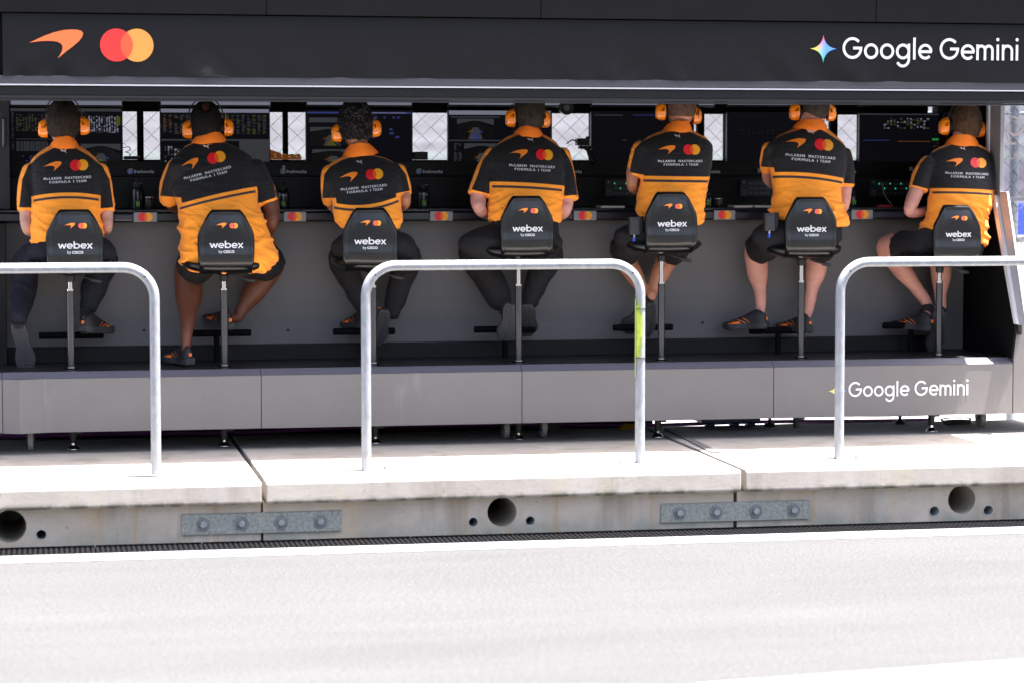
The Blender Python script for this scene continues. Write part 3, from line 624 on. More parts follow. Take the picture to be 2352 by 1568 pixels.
# glazed wing with faint mirrored lettering, beyond the end post
mg = mat('tinted_glass', (.9, .92, .95), .05); nn = mg.node_tree.nodes
tr = nn.new('ShaderNodeBsdfTransparent'); tr.inputs[0].default_value = (.88, .9, .93, 1); gl_ = nn.new('ShaderNodeBsdfGlossy'); gl_.inputs['Roughness'].default_value = .02; mxs = nn.new('ShaderNodeMixShader'); mxs.inputs[0].default_value = .07
mg.node_tree.links.new(tr.outputs[0], mxs.inputs[1]); mg.node_tree.links.new(gl_.outputs[0], mxs.inputs[2]); mg.node_tree.links.new(mxs.outputs[0], nn['Material Output'].inputs[0])
yg = .9; a, b, c, d = wrect(2262, 440, 2640, 200, yg)
m = MB(); m.box(xe+.04, b, yg, yg+.008, Zat(2320, 452, yg), 2.7); gw = m.build('glass_wing', mg, ST)
m = MB(); m.box(xe+.04, b, yg-.01, yg+.02, Zat(2320, 462, yg), Zat(2320, 453, yg)); m.build('glass_rail', M_trim, ST)
mp = mat('glass_print', (.16, .135, .135), .6)
T = fit(btext('P WORLD', mp, bold=.01), 0, 84, 0); F = Flat().put(at(T, 0, 0), lambda v: (2395-v[0]-2, 360+6+v[1])); flat_obj(F, 'glass_lettering', wframe(2330, 330, yg), gw, off=.003); F = Flat()
F.stroke([(2322, 268), (2335, 272), (2340, 285), (2338, 300)], 4, mp, 0); F.stroke([(2312, 285), (2316, 303), (2328, 311), (2342, 306), (2352, 296)], 6, mp, 1); F.stroke([(2310, 308), (2314, 322), (2324, 331), (2334, 328)], 5, mp, 2)
flat_obj(F, 'glass_emblem', wframe(2330, 330, yg), gw, off=.003)
# left end column with a handle
m = MB(); a = Xat(22, 300, .7); m.box(XL, a, .66, .97, zdt+.001, ZC-.001); m.build('end_column', mat('column_black', (.016, .016, .018), .4), ST, bevel=.004)
q0 = P(8, 275, .63); q1 = P(8, 335, .63); m = MB(); m.tube([q1+Vector((0, .03, 0)), q1, q0, q0+Vector((0, .03, 0))], .008, 10); m.build('door_handle', M_trim, ST, smooth=True)
m = MB(); m.box(XL, xs[1], .30, .52, ZD, zdk-.001); m.build('left_end_panel', M_dark, ST)
# feet and castors
def foot(px, Y, full=True, ytop=ZK+.03):
    x = Xat(px, 1000, Y); m = MB(); m.tube([(x, Y, .50), (x, Y, ZK-.02+.0), (x, Y, ZK-.075)], [.020, .020, .017], 14); m.box(x+.012, x+.045, Y-.012, Y+.012, ZK-.028, ZK+.01)
    f = m.build('levelling_leg', M_black, ST)
    m = MB(); zb = ZS+.004 if full else ZS+.03
    m.tube([(x, Y, ZK-.075), (x, Y, zb+.01)], .0055, 10); m.tube([(x, Y, zb+.022), (x, Y, zb+.032)], .011, 6)
    if full: m.tube([(x, Y, zb+.024), (x, Y, zb+.014), (x, Y, zb+.001), (x, Y, zb)], [.008, .022, .033, .033], 18)
    m.build('screw_foot', M_lens if full else M_galv, f, smooth=True)
for px in (168, 515, 862, 1511, 2139): foot(px, -.06)
foot(1829, -.06, False); foot(1191, -.02)
for px in (1768, 2067):
    x = Xat(px, 980, .36); m = MB(); m.tube([(x, .36, .43), (x, .36, ZS+.03), (x, .36, ZS+.02), (x, .36, ZS+.002)], [.010, .010, .03, .035], 12); m.build('rear_levelling_leg', M_black, ST)
for px, Y in ((70, -.05), (1161, .05), (1247, .05), (2252, .12)):
    x = Xat(px, 985, Y); m = MB(); m.tube([(x-.014, Y, .357), (x+.014, Y, .357)], .058, 24); cs = m.build('castor_wheel', mat('castor_grey', (.22, .22, .21), .6), ST, bevel=.004)
    m = MB(); m.tube([(x-.018, Y, .357), (x+.018, Y, .357)], .022, 16); m.box(x-.024, x-.018, Y-.02, Y+.02, .35, .43); m.box(x+.018, x+.024, Y-.02, Y+.02, .35, .43); m.build('castor_fork', M_black, cs)
# undercarriage, dark cross-members
m = MB()
for Y in (.0, .36): m.box(XL, XE-.02, Y, Y+.05, .46, .52)
m.box(XL, XE-.02, .9, .95, .44, .52); m.build('undercarriage', M_blackmat, ST)

# ------------------------------------------------------------------ people
def attrmat(name, c1, c2, c3, rough, sheen=.0):
    """shirt cloth: orange body, charcoal upper back and sleeves, grey stripe, woven as fields stored on the cloth"""
    if name in MATS: return MATS[name]
    m = bpy.data.materials.new(name); m.use_nodes = True; n = m.node_tree.nodes; l = m.node_tree.links; b = n['Principled BSDF']
    b.inputs['Roughness'].default_value = rough; b.inputs['Specular IOR Level'].default_value = .25; b.inputs['Sheen Weight'].default_value = .12
    def at_(a):
        x = n.new('ShaderNodeAttribute'); x.attribute_name = a; g_ = n.new('ShaderNodeMapRange'); g_.inputs[1].default_value = -.35; g_.inputs[2].default_value = .35; l.new(x.outputs['Fac'], g_.inputs[0]); return g_.outputs[0]
    x = n.new('ShaderNodeMix'); x.data_type = 'RGBA'; l.new(at_('ora'), x.inputs[0]); x.inputs[6].default_value = (*c2, 1); x.inputs[7].default_value = (*c1, 1)
    y = n.new('ShaderNodeMix'); y.data_type = 'RGBA'; l.new(at_('gry'), y.inputs[0]); l.new(x.outputs[2], y.inputs[6]); y.inputs[7].default_value = (*c3, 1)
    l.new(y.outputs[2], b.inputs['Base Color'])
    tc = n.new('ShaderNodeTexCoord'); mp = n.new('ShaderNodeMapping'); mp.inputs['Scale'].default_value = (1, 1, 2.2); l.new(tc.outputs['Object'], mp.inputs[0])
    t = n.new('ShaderNodeTexNoise'); t.inputs['Scale'].default_value = 9; t.inputs['Detail'].default_value = 4; t.inputs['Distortion'].default_value = 1.6; l.new(mp.outputs[0], t.inputs['Vector'])
    bp = n.new('ShaderNodeBump'); bp.inputs['Strength'].default_value = .6; bp.inputs['Distance'].default_value = .014; l.new(t.outputs[0], bp.inputs['Height']); l.new(bp.outputs[0], b.inputs['Normal'])
    MATS[name] = m; return m
M_shirt = attrmat('team_shirt', (1.0, .325, .026), (.0085, .0082, .010), (.040, .033, .036), .72)
def skinmat(name, c):
    m = mat(name, c, .5, noise_=(11, .2, (1, 1, 1)), bump=(60, .25, .003), spec=.35); b = m.node_tree.nodes['Principled BSDF']
    b.inputs['Subsurface Weight'].default_value = .12; b.inputs['Subsurface Radius'].default_value = (.012, .005, .003); b.inputs['Subsurface Scale'].default_value = .6; return m
SK = {'light': skinmat('skin_light', (.50, .27, .20)), 'pink': skinmat('skin_pink', (.55, .26, .20)), 'tan': skinmat('skin_tan', (.40, .17, .10)), 'dark': skinmat('skin_dark', (.115, .038, .020))}
def hairmat(name, c, am=.5): return mat(name, c, .65, noise_=(120, am, (1, 1, .25)), bump=(160, .8, .004), spec=.12)
M_trous = mat('charcoal_trousers', (.013, .012, .0135), .85, spec=.2, noise_=(5, .15, (1, 1, 1)), bump=(7, .5, .02))
M_trous2 = mat('navy_trousers', (.011, .0115, .018), .8, spec=.2, noise_=(5, .15, (1, 1, 1)), bump=(7, .5, .02))
M_shorts = mat('charcoal_shorts', (.013, .012, .0135), .85, spec=.2, bump=(8, .5, .02))

def interp(pts, y):     # x at y on polyline of (x,y)
    p = sorted(pts, key=lambda q: q[1])
    if y <= p[0][1]: a, b = p[0], p[1]
    elif y >= p[-1][1]: a, b = p[-2], p[-1]
    else:
        for a, b in zip(p, p[1:]):
            if a[1] <= y <= b[1]: break
    return a[0]+(b[0]-a[0])*(y-a[1])/max(1e-6, b[1]-a[1])
def polysd(pts, x, y):  # vectorised signed distance to an open polyline; + on its left-hand side (walking down, image y down -> smaller/larger x)
    best = np.full(x.shape, 1e9); sg = np.ones(x.shape)
    for (x0, y0), (x1, y1) in zip(pts, pts[1:]):
        dx, dy = x1-x0, y1-y0; L = dx*dx+dy*dy; t = np.clip(((x-x0)*dx+(y-y0)*dy)/L, 0, 1)
        d = np.hypot(x-(x0+t*dx), y-(y0+t*dy)); s = np.sign((x-x0)*dy-(y-y0)*dx); k = d < best-1e-9
        best = np.where(k, d, best); sg = np.where(k, s, sg)
    return best*sg

def shoe(hp, hY, dirn, up, parent, L=.285, mirror=1, oran=True):
    """hp: photo pixel of the heel underside centre"""
    h = P(hp[0], hp[1], hY); d = Vector(dirn).normalized(); u = Vector(up); u = (u-d*u.dot(d)).normalized(); s = d.cross(u)*mirror
    ws = [.020, .031, .034, .033, .031, .034, .041, .046, .044, .034, .016]; hs = [.070, .098, .112, .108, .092, .080, .070, .060, .050, .040, .030]
    N = len(ws); m = MB(); rs = []
    for i in range(N):
        t = i/(N-1); wv = ws[i]*1.05; c = h+d*(t*L)+s*(.010*math.sin(t*math.pi)); r = []
        for j in range(16):
            a = 2*math.pi*j/16; ca, sa = math.cos(a), math.sin(a); z = .022+(hs[i]-.022)*max(0, sa)**.8 if sa > 0 else .022+.014*sa
            r.append(c+s*(wv*math.copysign(abs(ca)**.7, ca)*(1 if sa <= 0.3 else 1-.38*sa))+u*z)
        rs.append(r)
    m.rings(rs, True, 0)
    if oran:
        k = 0
        for fi, f in enumerate(m.f):
            if len(f) == 4:
                i, j = fi//16, fi % 16
                if i >= 6 and j in (0, 7): m.m[fi] = 1
    me = evalmesh(m.mesh('shoe', [M_shoe, M_shoeo]), [('SUBSURF', dict(levels=1, render_levels=1))]); me.polygons.foreach_set('use_smooth', [True]*len(me.polygons)); o = linkobj(me, 'shoe', parent)
    m = MB(); rs = []
    for i in range(N):
        t = i/(N-1); wv = ws[i]*1.16+.003; c = h+d*(t*L*1.03-.006)+s*(.010*math.sin(t*math.pi)); z0 = .0+.010*max(0, t-.75)*4*.6+.006*(t < .08)
        r = [c+s*(wv*math.cos(a)*(.97 if math.sin(a) < 0 else 1))+u*(z0+(.030+.004*math.sin(a*2) if math.sin(a) > 0 else 0)) for a in [2*math.pi*(j+.5)/12 for j in range(12)]]
        rs.append(r)
    m.rings(rs, True, 0)
    # tread: rows of chevron lugs and a waist groove on the underside
    for i in range(14):
        t = .05+.9*i/13
        if .42 < t < .52: continue
        wv = np.interp(t, [q/(N-1) for q in range(N)], ws)*1.0; c = h+d*(t*L)+s*(.010*math.sin(t*math.pi))-u*.0005
        for sgn in (-1, 1):
            ax = (s*sgn+d*.45).normalized(); bx = u.cross(ax).normalized(); m.obox(c+s*(sgn*wv*.50), (ax, bx, u), wv*.38, .0048, .0032, 1)
    m.build('sole', [M_sole, mat('tread', (.03, .03, .031), .6)], o, smooth=True, angle=50)
    if oran:   # orange streaks along the sides
        m = MB(); bq = BVHTree.FromPolygons([vv.co for vv in me.vertices], [list(p_.vertices) for p_ in me.polygons])
        for sg_ in (-1, 1):
            for t0, t1, z0_, z1_ in ((.36, .60, .030, .068), (.44, .70, .028, .056), (.54, .80, .026, .045)):
                pr_ = None
                for q_ in range(7):
                    tt_ = q_/6; o_ = h+d*(L*(t0+(t1-t0)*tt_))+u*(z0_+(z1_-z0_)*tt_**.7)+s*(.010*math.sin(t0*math.pi)); hit = bq.ray_cast(o_+s*(sg_*.2), s*-sg_)
                    if hit[0] is None: pr_ = None; continue
                    a_1 = hit[0]+s*(sg_*.0015)
                    if pr_ is not None: m.add([pr_-u*.0018, a_1-u*.0018, a_1+u*.0018, pr_+u*.0018], [(0, 1, 2, 3)])
                    pr_ = a_1
        m.build('side_stripe', M_shoeo, o)
        # heel tab
        m = MB(); m.obox(h+u*.055-d*.001, (s, u, d), .008, .009, .003, 0); m.build('heel_tab', M_shoeo, o, bevel=.002)
    return o

def wrinkle(me, fn):
    n = len(me.vertices); co = np.empty(n*3); me.vertices.foreach_get('co', co); co = co.reshape(-1, 3); no = np.empty(n*3); me.vertex_normals.foreach_get('vector', no); no = no.reshape(-1, 3)
    for i in range(n):
        p = Vector(co[i]); a = fn(p)
        if a: co[i] += no[i]*a
    me.vertices.foreach_set('co', co.ravel()); me.update()

def person(idx, c, label, d):
    up = Vector((0, 0, 1))
    hx, hy, hw = d['head']; lean = d.get('lean', .12); bel = d.get('belly', 1.0)
    root = thing('person', P(*cD(c, d['rings'][-1][1]*.5+d['rings'][-1][2]*.5, d['rings'][-1][0]), 0.0), label, 'person', 'people sitting with their backs to the pit lane')
    T = root
    rg = d['rings']; ytop, ybot = rg[0][0], rg[-1][0]
    def Yc(y): t = (y-ytop)/(ybot-ytop); return .03+(lean)*(1-t)**1.15
    def dep(y): t = (y-ytop)/(ybot-ytop); return np.interp(t, [0, .06, .15, .3, .6, .85, 1], [.045, .065, .085, .105, .115*bel, .125*bel, .12*bel])
    def ring(y, xl, xr, inset=0, n=36):
        Y = Yc(y); a = W(c, xl, y, Y); b = W(c, xr, y, Y); cx = (a.x+b.x)/2; hw_ = (b.x-a.x)/2-inset; dp = dep(y)-inset; out = []
        e = .86
        for j in range(n):
            q = 2*math.pi*j/n; ca, sa = math.cos(q), math.sin(q)
            out.append(Vector((cx+hw_*math.copysign(abs(ca)**e, ca), Y+dp*math.copysign(abs(sa)**e, sa), (a.z+b.z)/2)))
        return out
    def lp(pts, Y0=None):
        ps = []; rs = []
        for q in pts:
            Y = q[3] if len(q) > 3 else (Y0 if Y0 is not None else Yc(q[1])); w_ = W(c, q[0], q[1], Y); ps.append(w_); rs.append(q[2]*CK/ppm(w_))
        return ps, rs
    def dp_(pts, k=1.0):   # full-photo pixels
        ps = []; rs = []
        for q in pts: w_ = P(q[0], q[1], q[3]); ps.append(w_); rs.append(q[2]*k/ppm(w_))
        return ps, rs
    # densify rings
    def dense(rg, inset):
        ys = np.linspace(ytop, ybot, 26); return [ring(y, np.interp(y, [r[0] for r in rg], [r[1] for r in rg]), np.interp(y, [r[0] for r in rg], [r[2] for r in rg]), inset) for y in ys]
    sh = MB(); sh.rings(dense(rg, 0), True)
    for k in ('sl', 'sr'):
        ps, rs = lp(d[k]); sh.limb(ps, rs, 20, endball=False)
        sh.limb([W(c, (rg[4][1]+rg[4][2])/2, rg[4][0], Yc(rg[4][0])), ps[0]], [.07, rs[0]*.95], 16)
    me = remesh(sh, .0068, 4)
    seed = idx*13.7; yb = W(c, 0, ybot, 0).z; yt = W(c, 0, ytop, 0).z
    stz = W(c, 0, d['stripe'][1][1], 0).z-.07; sbot = yb
    def fn(p):
        t = min(1, max(0, (stz+.05-p.z)/.22)); q = Vector((p.x*5+seed, p.y*3, p.z*15+p.x*6*math.sin(seed)))
        a = 1-abs(noise.noise(q))*4.2; b = noise.noise(Vector((p.x*9, p.y*6, p.z*24+seed+p.x*10)))
        a2_ = 1-abs(noise.noise(Vector((p.x*9-p.z*6*math.cos(seed), p.y*6, p.z*21+p.x*7+seed))))*5; r = (max(0, a)*.012+max(0, a2_)*.008+max(-.3, b)*.004)*(t**.7)
        r += .003*noise.noise(Vector((p.x*8+seed, p.y*8, p.z*7)))+.0055*max(0, 1-abs(noise.noise(Vector((p.x*4-p.z*5, p.y*3, p.z*5+p.x*3+seed))))*5)*(.35+.65*t)
        return r
    wrinkle(me, fn)
    # colour fields
    n = len(me.vertices); co = np.empty(n*3); me.vertices.foreach_get('co', co); co = co.reshape(-1, 3)
    v = co-np.array(CAM); kf = v@np.array(CF); px = 1176+FPX*(v@np.array(CR))/kf; py = 784-FPX*(v@np.array(CU))/kf; x = (px-OX[c])/CK; y = (py-208.2)/CK
    (x0, y0), (x1, y1), (x2, y2) = d['stripe']; cf = np.polyfit([x0, x1, x2], [y0, y1, y2], 2); sy = np.polyval(cf, np.clip(x, x0-20, x2+20))
    sc = .9 if c == 4 else 1
    low = y-sy; gry = np.minimum(low-27*sc, 46*sc-low); gry = np.minimum(gry, np.minimum(x-(x0+14), (x2-12)-x))
    def seam(pts): ys = [p[1] for p in pts]; xs_ = [p[0] for p in pts]; return np.interp(y, ys, xs_)
    hy0 = d['sl'][-1]; hy1 = d['sr'][-1]
    onL = seam(d['seamL'])-x; onR = x-seam(d['seamR'])
    onL = np.where(y > hy0[1]+hy0[2]*.7, -99, onL); onR = np.where(y > hy1[1]+hy1[2]*.7, -99, onR)
    slv = np.maximum(onL, onR)
    ragL = -polysd(d['ragL'], x, y) if d.get('ragL') else np.full(x.shape, -99.); ragR = polysd(d['ragR'], x, y) if d.get('ragR') else np.full(x.shape, -99.)
    def cuff(s):
        a, b = np.array(s[-2][:2], float), np.array(s[-1][:2], float); dd = (b-a)/np.linalg.norm(b-a); ln = ((x-b[0])*dd[0]+(y-b[1])*dd[1]); return ln
    cu = np.where(onL > onR, cuff(d['sl'])-d.get('cufL', s_end(d['sl'])), cuff(d['sr'])-d.get('cufR', s_end(d['sr'])))
    rag = np.maximum(np.where(x < (d['rings'][0][1]+d['rings'][0][2])/2, ragL, -99), np.where(x >= (d['rings'][0][1]+d['rings'][0][2])/2, ragR, -99))
    body = np.minimum(low, -slv+2); ora = np.maximum(np.maximum(body, rag), np.minimum(cu, slv+30))
    gry = np.minimum(gry, -slv)
    for nm, val in (('ora', ora), ('gry', gry)):
        a = me.attributes.new(nm, 'FLOAT', 'POINT'); a.data.foreach_set('value', np.clip(val, -50, 50).astype(np.float32)/3.0)
    me.materials.append(M_shirt); so = linkobj(me, 'polo_shirt', T)
    bv = BVHTree.FromPolygons([vv.co for vv in me.vertices], [list(p.vertices) for p in me.polygons])
    # back print
    tx, ty, wd, ang = d['print']; ang = math.radians(ang); k = wd/366; F = Flat()
    L_ = Flat(); L_.put(fit(btext('McLAREN  MASTERCARD', M_w, bold=0, space=1.28), -183, 183, -8, sy=27.5), lambda q: q)
    L_.put(fit(btext('FORMULA 1', M_w, bold=0, space=1.28), -139, 48, -37, sy=27), lambda q: q); L_.put(fit(btext('TEAM', M_w, bold=0, space=1.28), 66, 143, -37, sy=27), lambda q: q)
    ca, sa = math.cos(ang), math.sin(ang)
    def shp(F_, nm): flat_obj(F_, nm, lambda u, v_: W(c, u, v_, Yc(v_)-.1), so, bv, off=.0028)
    mp_ = lambda q: (tx+k*(q[0]*ca-q[1]*sa), ty-k*(q[0]*sa+q[1]*ca))
    for lay_, dx_ in ((0, 0), (1, 1.6)):
        for vs_, fs_, m_, l_ in L_.p: F.poly([mp_((q[0]+dx_, q[1])) for q in vs_], fs_, m_, lay_)
    shp(F, 'printed_team_name'); F = Flat(); G = Flat(); G.swoosh(-182, 55, 143, M_o)
    shp(Flat().put(G, mp_), 'printed_dart'); G = Flat(); G.circles(68, 123, 97, 43.5, (M_r, M_y, M_ro)); F.put(G, lambda q: (tx+k*(q[0]*ca-q[1]*sa), ty-k*(q[0]*sa+q[1]*ca)))
    shp(F, 'printed_circles')
    if d.get('catp'): shp(at(Flat().cat(-24, -15, 48, M_w), *d['catp'], k), 'printed_cat')
    # collar
    ty_, txl, txr, tyr, by, bxl, bxr, byr = d['collar']; m = MB(); rs = []; Yn = Yc(ytop)+.004; n_ = 40
    for t, o in ((0, 0), (.33, .004), (.66, .003), (1, -.002), (1.0, -.012), (.5, -.012), (0, -.010)):
        xl = txl*(1-t)+bxl*t; xr = txr*(1-t)+bxr*t; yl = ty_*(1-t)+by*t; yr = tyr*(1-t)+byr*t; A = W(c, xl, yl, Yn); B = W(c, xr, yr, Yn); r = []
        hw_ = (B.x-A.x)/2+o; dd = .062+(.022*t)+o
        for j in range(n_):
            q = 2*math.pi*j/n_; ca_ = math.cos(q); f_ = (ca_+1)/2; back = max(0, -math.sin(q))
            r.append(Vector(((A.x+B.x)/2+hw_*ca_, Yn+dd*math.sin(q), A.z+(B.z-A.z)*f_+(.012*back if t < .2 else -.012*back*t)-(.02*max(0, math.sin(q)))+.002*math.sin(5*q+seed))))
        rs.append(r)
    m.rings(rs+[rs[0]], False); m.build('collar', M_cupcloth, so, smooth=True, angle=60)
    # body: one continuous surface
    bd = MB(); bd.rings(dense(rg, .022), True)
    Yh = Yc(ytop)+d.get('headfwd', .03); H = W(c, hx, hy, Yh); kp = ppm(H); a_ = hw*CK/kp/2-d.get('hair', .008); 
    nk = W(c, (txl+txr)/2, (ty_+tyr)/2, Yn); nr = min(.066, (txr-txl)*CK/kp/2-.006)
    bd.limb([W(c, (rg[1][1]+rg[1][2])/2, rg[1][0]+25, Yc(rg[1][0])), nk, H+Vector((0, -.005, -.045))], [nr*1.02, nr*.97, nr*.95], 20)
    tilt = d.get('tilt', 0)
    hm = MB(); hm.ball(H, a_, .097, .118, n=28, k=20); hm.ball(H+Vector((0, .035, -.055)), a_*.78, .062, .072, n=20, k=12)
    hm.ball(H+Vector((0, .105, -.030)), .014, .018, .026); hm.ball(H+Vector((0, .09, -.012)), a_*.75, .014, .012); hm.ball(H+Vector((0, .096, -.075)), .024, .010, .008); hm.ball(H+Vector((0, .085, -.112)), .024, .018, .018)
    for sx in (-1, 1): hm.ball(H+Vector((sx*(a_-.001), .002, -.02)), .007, .018, .030); hm.ball(H+Vector((sx*.03, .084, -.004)), .013, .010, .007)
    for q in (hm,): bd.add(q.v, q.f)
    for k_ in ('al', 'ar'):
        if d.get(k_): ps, rs = lp(d[k_]); bd.limb(ps, rs, 18)
        hd = d.get('h'+k_[1])
        if hd:
            ps, rs = lp([(hd[0], hd[1], 10, hd[2])]); w0 = ps[0]; fd = Vector(hd[3]).normalized(); sd = Vector(hd[4]).normalized(); sd = (sd-fd*sd.dot(fd)).normalized(); nn_ = fd.cross(sd)
            palm = MB()
            palm.rings([[w0+fd*t+sd*(wv*math.cos(q))+nn_*(hv*math.sin(q)) for q in [2*math.pi*j/16 for j in range(16)]] for t, wv, hv in ((-.015, .026, .020), (.01, .033, .018), (.05, .040, .016), (.088, .040, .013), (.094, .034, .008))], True); bd.add(palm.v, palm.f)
            for fi, (so_, ln) in enumerate(((-.030, .062), (-.010, .074), (.010, .078), (.030, .070))):
                b0 = w0+fd*.082+sd*so_; cl = nn_*-1
                bd.limb([b0, b0+fd*ln*.45+cl*ln*.12, b0+fd*ln*.72+cl*ln*.42, b0+fd*ln*.80+cl*ln*.78], [.0092, .0086, .0078, .0068], 10, 3)
            b0 = w0+fd*.022+sd*.034; bd.limb([b0, b0+sd*.026+fd*.028+nn_*-.012, b0+sd*.030+fd*.056+nn_*-.024], [.012, .0100, .0085], 10, 3)
    legs = d['legs']; hipY = -.01
    hips = d['hips']   # (xl,xr,y,halfheight) in photo px
    for lg in legs:
        kk = lg['leg']; hip = lg['hip']
        ps, rs = dp_([hip]+kk); si = lg.get('sho', legs.index(lg)); sq_ = d['shoes'][si]; hh = P(sq_[0][0], sq_[0][1], sq_[1]); sd_ = Vector(sq_[2]).normalized(); su = Vector(sq_[3]); su = (su-sd_*su.dot(sd_)).normalized()
        ps.append(hh+sd_*.055+su*.055); rs.append(rs[-1]*.72); rs = [r*.80 if d['wear'] != 'shorts' else r for r in rs]
        if d['wear'] == 'shorts': rs[0] *= .85
        bd.limb(ps, rs, 20, 6)
    a = P(hips[0], hips[2], .0); b = P(hips[1], hips[2], .0); hc = (a+b)/2
    bd.ball(hc, (b.x-a.x)/2-.02, .10, .085, n=28, k=14)
    bm_ = remesh(bd, .0058, 4); bm_.materials.append(d['skin']); body_o = linkobj(bm_, 'body', T)
    # trousers or shorts
    tr = MB(); tr.ball(hc+Vector((0, .01, .0)), (b.x-a.x)/2, .125*(.85 if bel > 1.1 else 1), hips[3]/ppm(hc), n=32, k=18)
    ut = d.get('untuck', True); wz = ring(ybot, rg[-1][1]+8, rg[-1][2]-8, .026 if ut else .002)
    tr.rings([[Vector((p.x, p.y, hc.z-.02)) for p in wz], [Vector((p.x, p.y, p.z+(.05 if d.get('untuck', True) else .012)-(.03 if False else 0))) for p in wz]], True)
    for lg in legs:
        if d['wear'] == 'shorts':
            hp, kn = lg['hip'], lg['leg'][0]; A = P(hp[0], hp[1], hp[3]); B = P(kn[0], kn[1], kn[3]); r0 = hp[2]/ppm(A); r1 = kn[2]/ppm(B)*1.25; fr_ = lg.get('cut', .80)
            E_ = A.lerp(B, fr_); n_ = 20; tr.tube([A, A.lerp(B, fr_*.5), E_], [r0, r0*.55+r1*.5, r1+.006], 20); tr.ball(A, r0, n=18)
        else:
            ps, rs = dp_([lg['hip']]+lg['tro']); tr.limb(ps, rs, 20, 6)
    tm = remesh(tr, .008, 4)
    def fn2(p): return .006*max(0, 1-abs(noise.noise(Vector((p.x*7+seed, p.y*7, p.z*9+p.x*5))))*4)+.004*noise.noise(Vector((p.x*10, p.y*9, p.z*12+seed)))
    wrinkle(tm, fn2); tm.materials.append(d.get('cloth', M_trous)); linkobj(tm, 'shorts' if d['wear'] == 'shorts' else 'trousers', T)
    if d.get('belt'):
        m = MB(); o2 = ring(d['belt'], np.interp(d['belt'], [r[0] for r in rg], [r[1] for r in rg]), rg[-1][2]); 
    # shoes and socks
    for s in d['shoes']: shoe(s[0], s[1], s[2], s[3], T, s[4] if len(s) > 4 else .285, oran=s[5] if len(s) > 5 else True)
    for lg in legs:
        if lg.get('sock', True):
            q = lg['leg'][-1]; B = P(q[0], q[1], q[3]); si = lg.get('sho', legs.index(lg)); sq_ = d['shoes'][si]; hh = P(sq_[0][0], sq_[0][1], sq_[1]); sd_ = Vector(sq_[2]).normalized(); su = Vector(sq_[3]); su = (su-sd_*su.dot(sd_)).normalized(); A = hh+sd_*.055+su*.05; dd = (A-B).normalized(); A = B; r = q[2]/ppm(A)*.9
            m = MB(); m.tube([A-dd*.004, A+dd*.015, A+dd*.05], [r*1.14, r*1.2, r*1.5], 18); m.build('sock', mat('sock_black', (.012, .012, .013), .85), T, smooth=True)
    # hair
    hm_ = MB(); hl = d.get('hairlen', .012); N1, N2 = 48, 34; vs = []; mask = {}; nape = d.get('nape', -.085); bald = d.get('bald')
    def hmask(u):   # u unit direction
        z = u.z*.118; yy = u.y
        lim = nape if yy < -.25 else (-.02 if yy < .25 else .055+.03*yy); 
        if -.25 <= yy < .25: lim = nape+(yy+.25)/.5*(.045-nape)
        k = min(1, max(0, (z-lim)/.02))
        if bald: q = (u-Vector(bald[0]).normalized()).length; k *= min(1, max(0, (q-bald[1])/.12))
        return k
    for i in range(N2+1):
        t = math.pi*(i+.02)/(N2+.04)-math.pi/2
        for j in range(N1):
            q = 2*math.pi*j/N1; u = Vector((math.cos(t)*math.cos(q), math.cos(t)*math.sin(q), math.sin(t))); k = hmask(u)
            nz_ = 1+d.get('hn', .5)*noise.noise(u*d.get('hs', 9)+Vector((seed, 0, 0))); o = -.004+(hl*nz_+.004)*k
            vs.append(H+Vector((u.x*(a_+o), u.y*(.097+o), u.z*(.118+o))))
    fs = [(i*N1+j, i*N1+(j+1) % N1, (i+1)*N1+(j+1) % N1, (i+1)*N1+j) for i in range(N2) for j in range(N1)]; hm_.add(vs, fs)
    rnd = random.Random(idx); nt_ = 0
    while nt_ < d.get('tufts', 2600):
        u = Vector((rnd.gauss(0, 1), rnd.gauss(0, 1), rnd.gauss(0, 1))).normalized()
        if u.y > .5: continue
        k = hmask(u)
        nt_ += 1
        if k < .3+.5*rnd.random(): continue
        p = H+Vector((u.x*(a_+hl*.8*k), u.y*(.097+hl*.8*k), u.z*(.118+hl*.8*k))); dn = Vector((rnd.uniform(-.4, .4), -.25, -1 if u.z < .75 else -.2)); 
        if d.get('curly'): dn = Vector((rnd.gauss(0, 1), rnd.gauss(0, 1), rnd.gauss(0, 1))).normalized()
        g_ = (dn-u*dn.dot(u)).normalized(); ln = d.get('tl', .014)*rnd.uniform(.6, 1.4); lift = d.get('lift', .28); s_ = u.cross(g_)*.0011
        tip = p+g_*ln+u*(ln*lift); mid = p+g_*ln*.5+u*(ln*lift*.9)
        if d.get('curly'): tip = p+g_*ln*.7+u*ln*.1; mid = p+g_*ln*.5+u*ln*.65; s_ *= 2.2
        hm_.add([p-s_, p+s_, mid+s_*.8, mid-s_*.8, tip], [(0, 1, 2, 3), (3, 2, 4)], 0 if rnd.random() > d.get('grey', .15) else 1)
    ho = hm_.build('hair', [d['hairm'], d.get('hairm2', d['hairm'])], T, smooth=True, angle=60)
    # headset
    hs_ = MB(); cups = d['cups']; sides = []
    for sx, (ux, uy) in zip((-1, 1), cups):
        sides.append((sx, W(c, ux, uy, Yh+.004)))
    top = H+Vector((0, .0, .118+hl+.010)); pts = []; hwd = a_+.012
    for i in range(21):
        q = math.pi*i/20; L0 = sides[0][1]; R0 = sides[1][1]; zz = (L0.z*(1-i/20)+R0.z*(i/20)); pts.append(Vector((H.x-hwd*1.06*math.cos(q), Yh+.004, zz+.02+(top.z-zz-.02)*math.sin(q)**.75)))
    rs_ = []
    for i, p in enumerate(pts):
        o = (p-H); o.y = 0; o.normalize(); rs_.append([p+Vector((0, yy, 0))+o*hh for yy, hh in ((-.013, -.003), (-.013, .003), (.013, .003), (.013, -.003))])
    hs_.rings(rs_, True, 0)
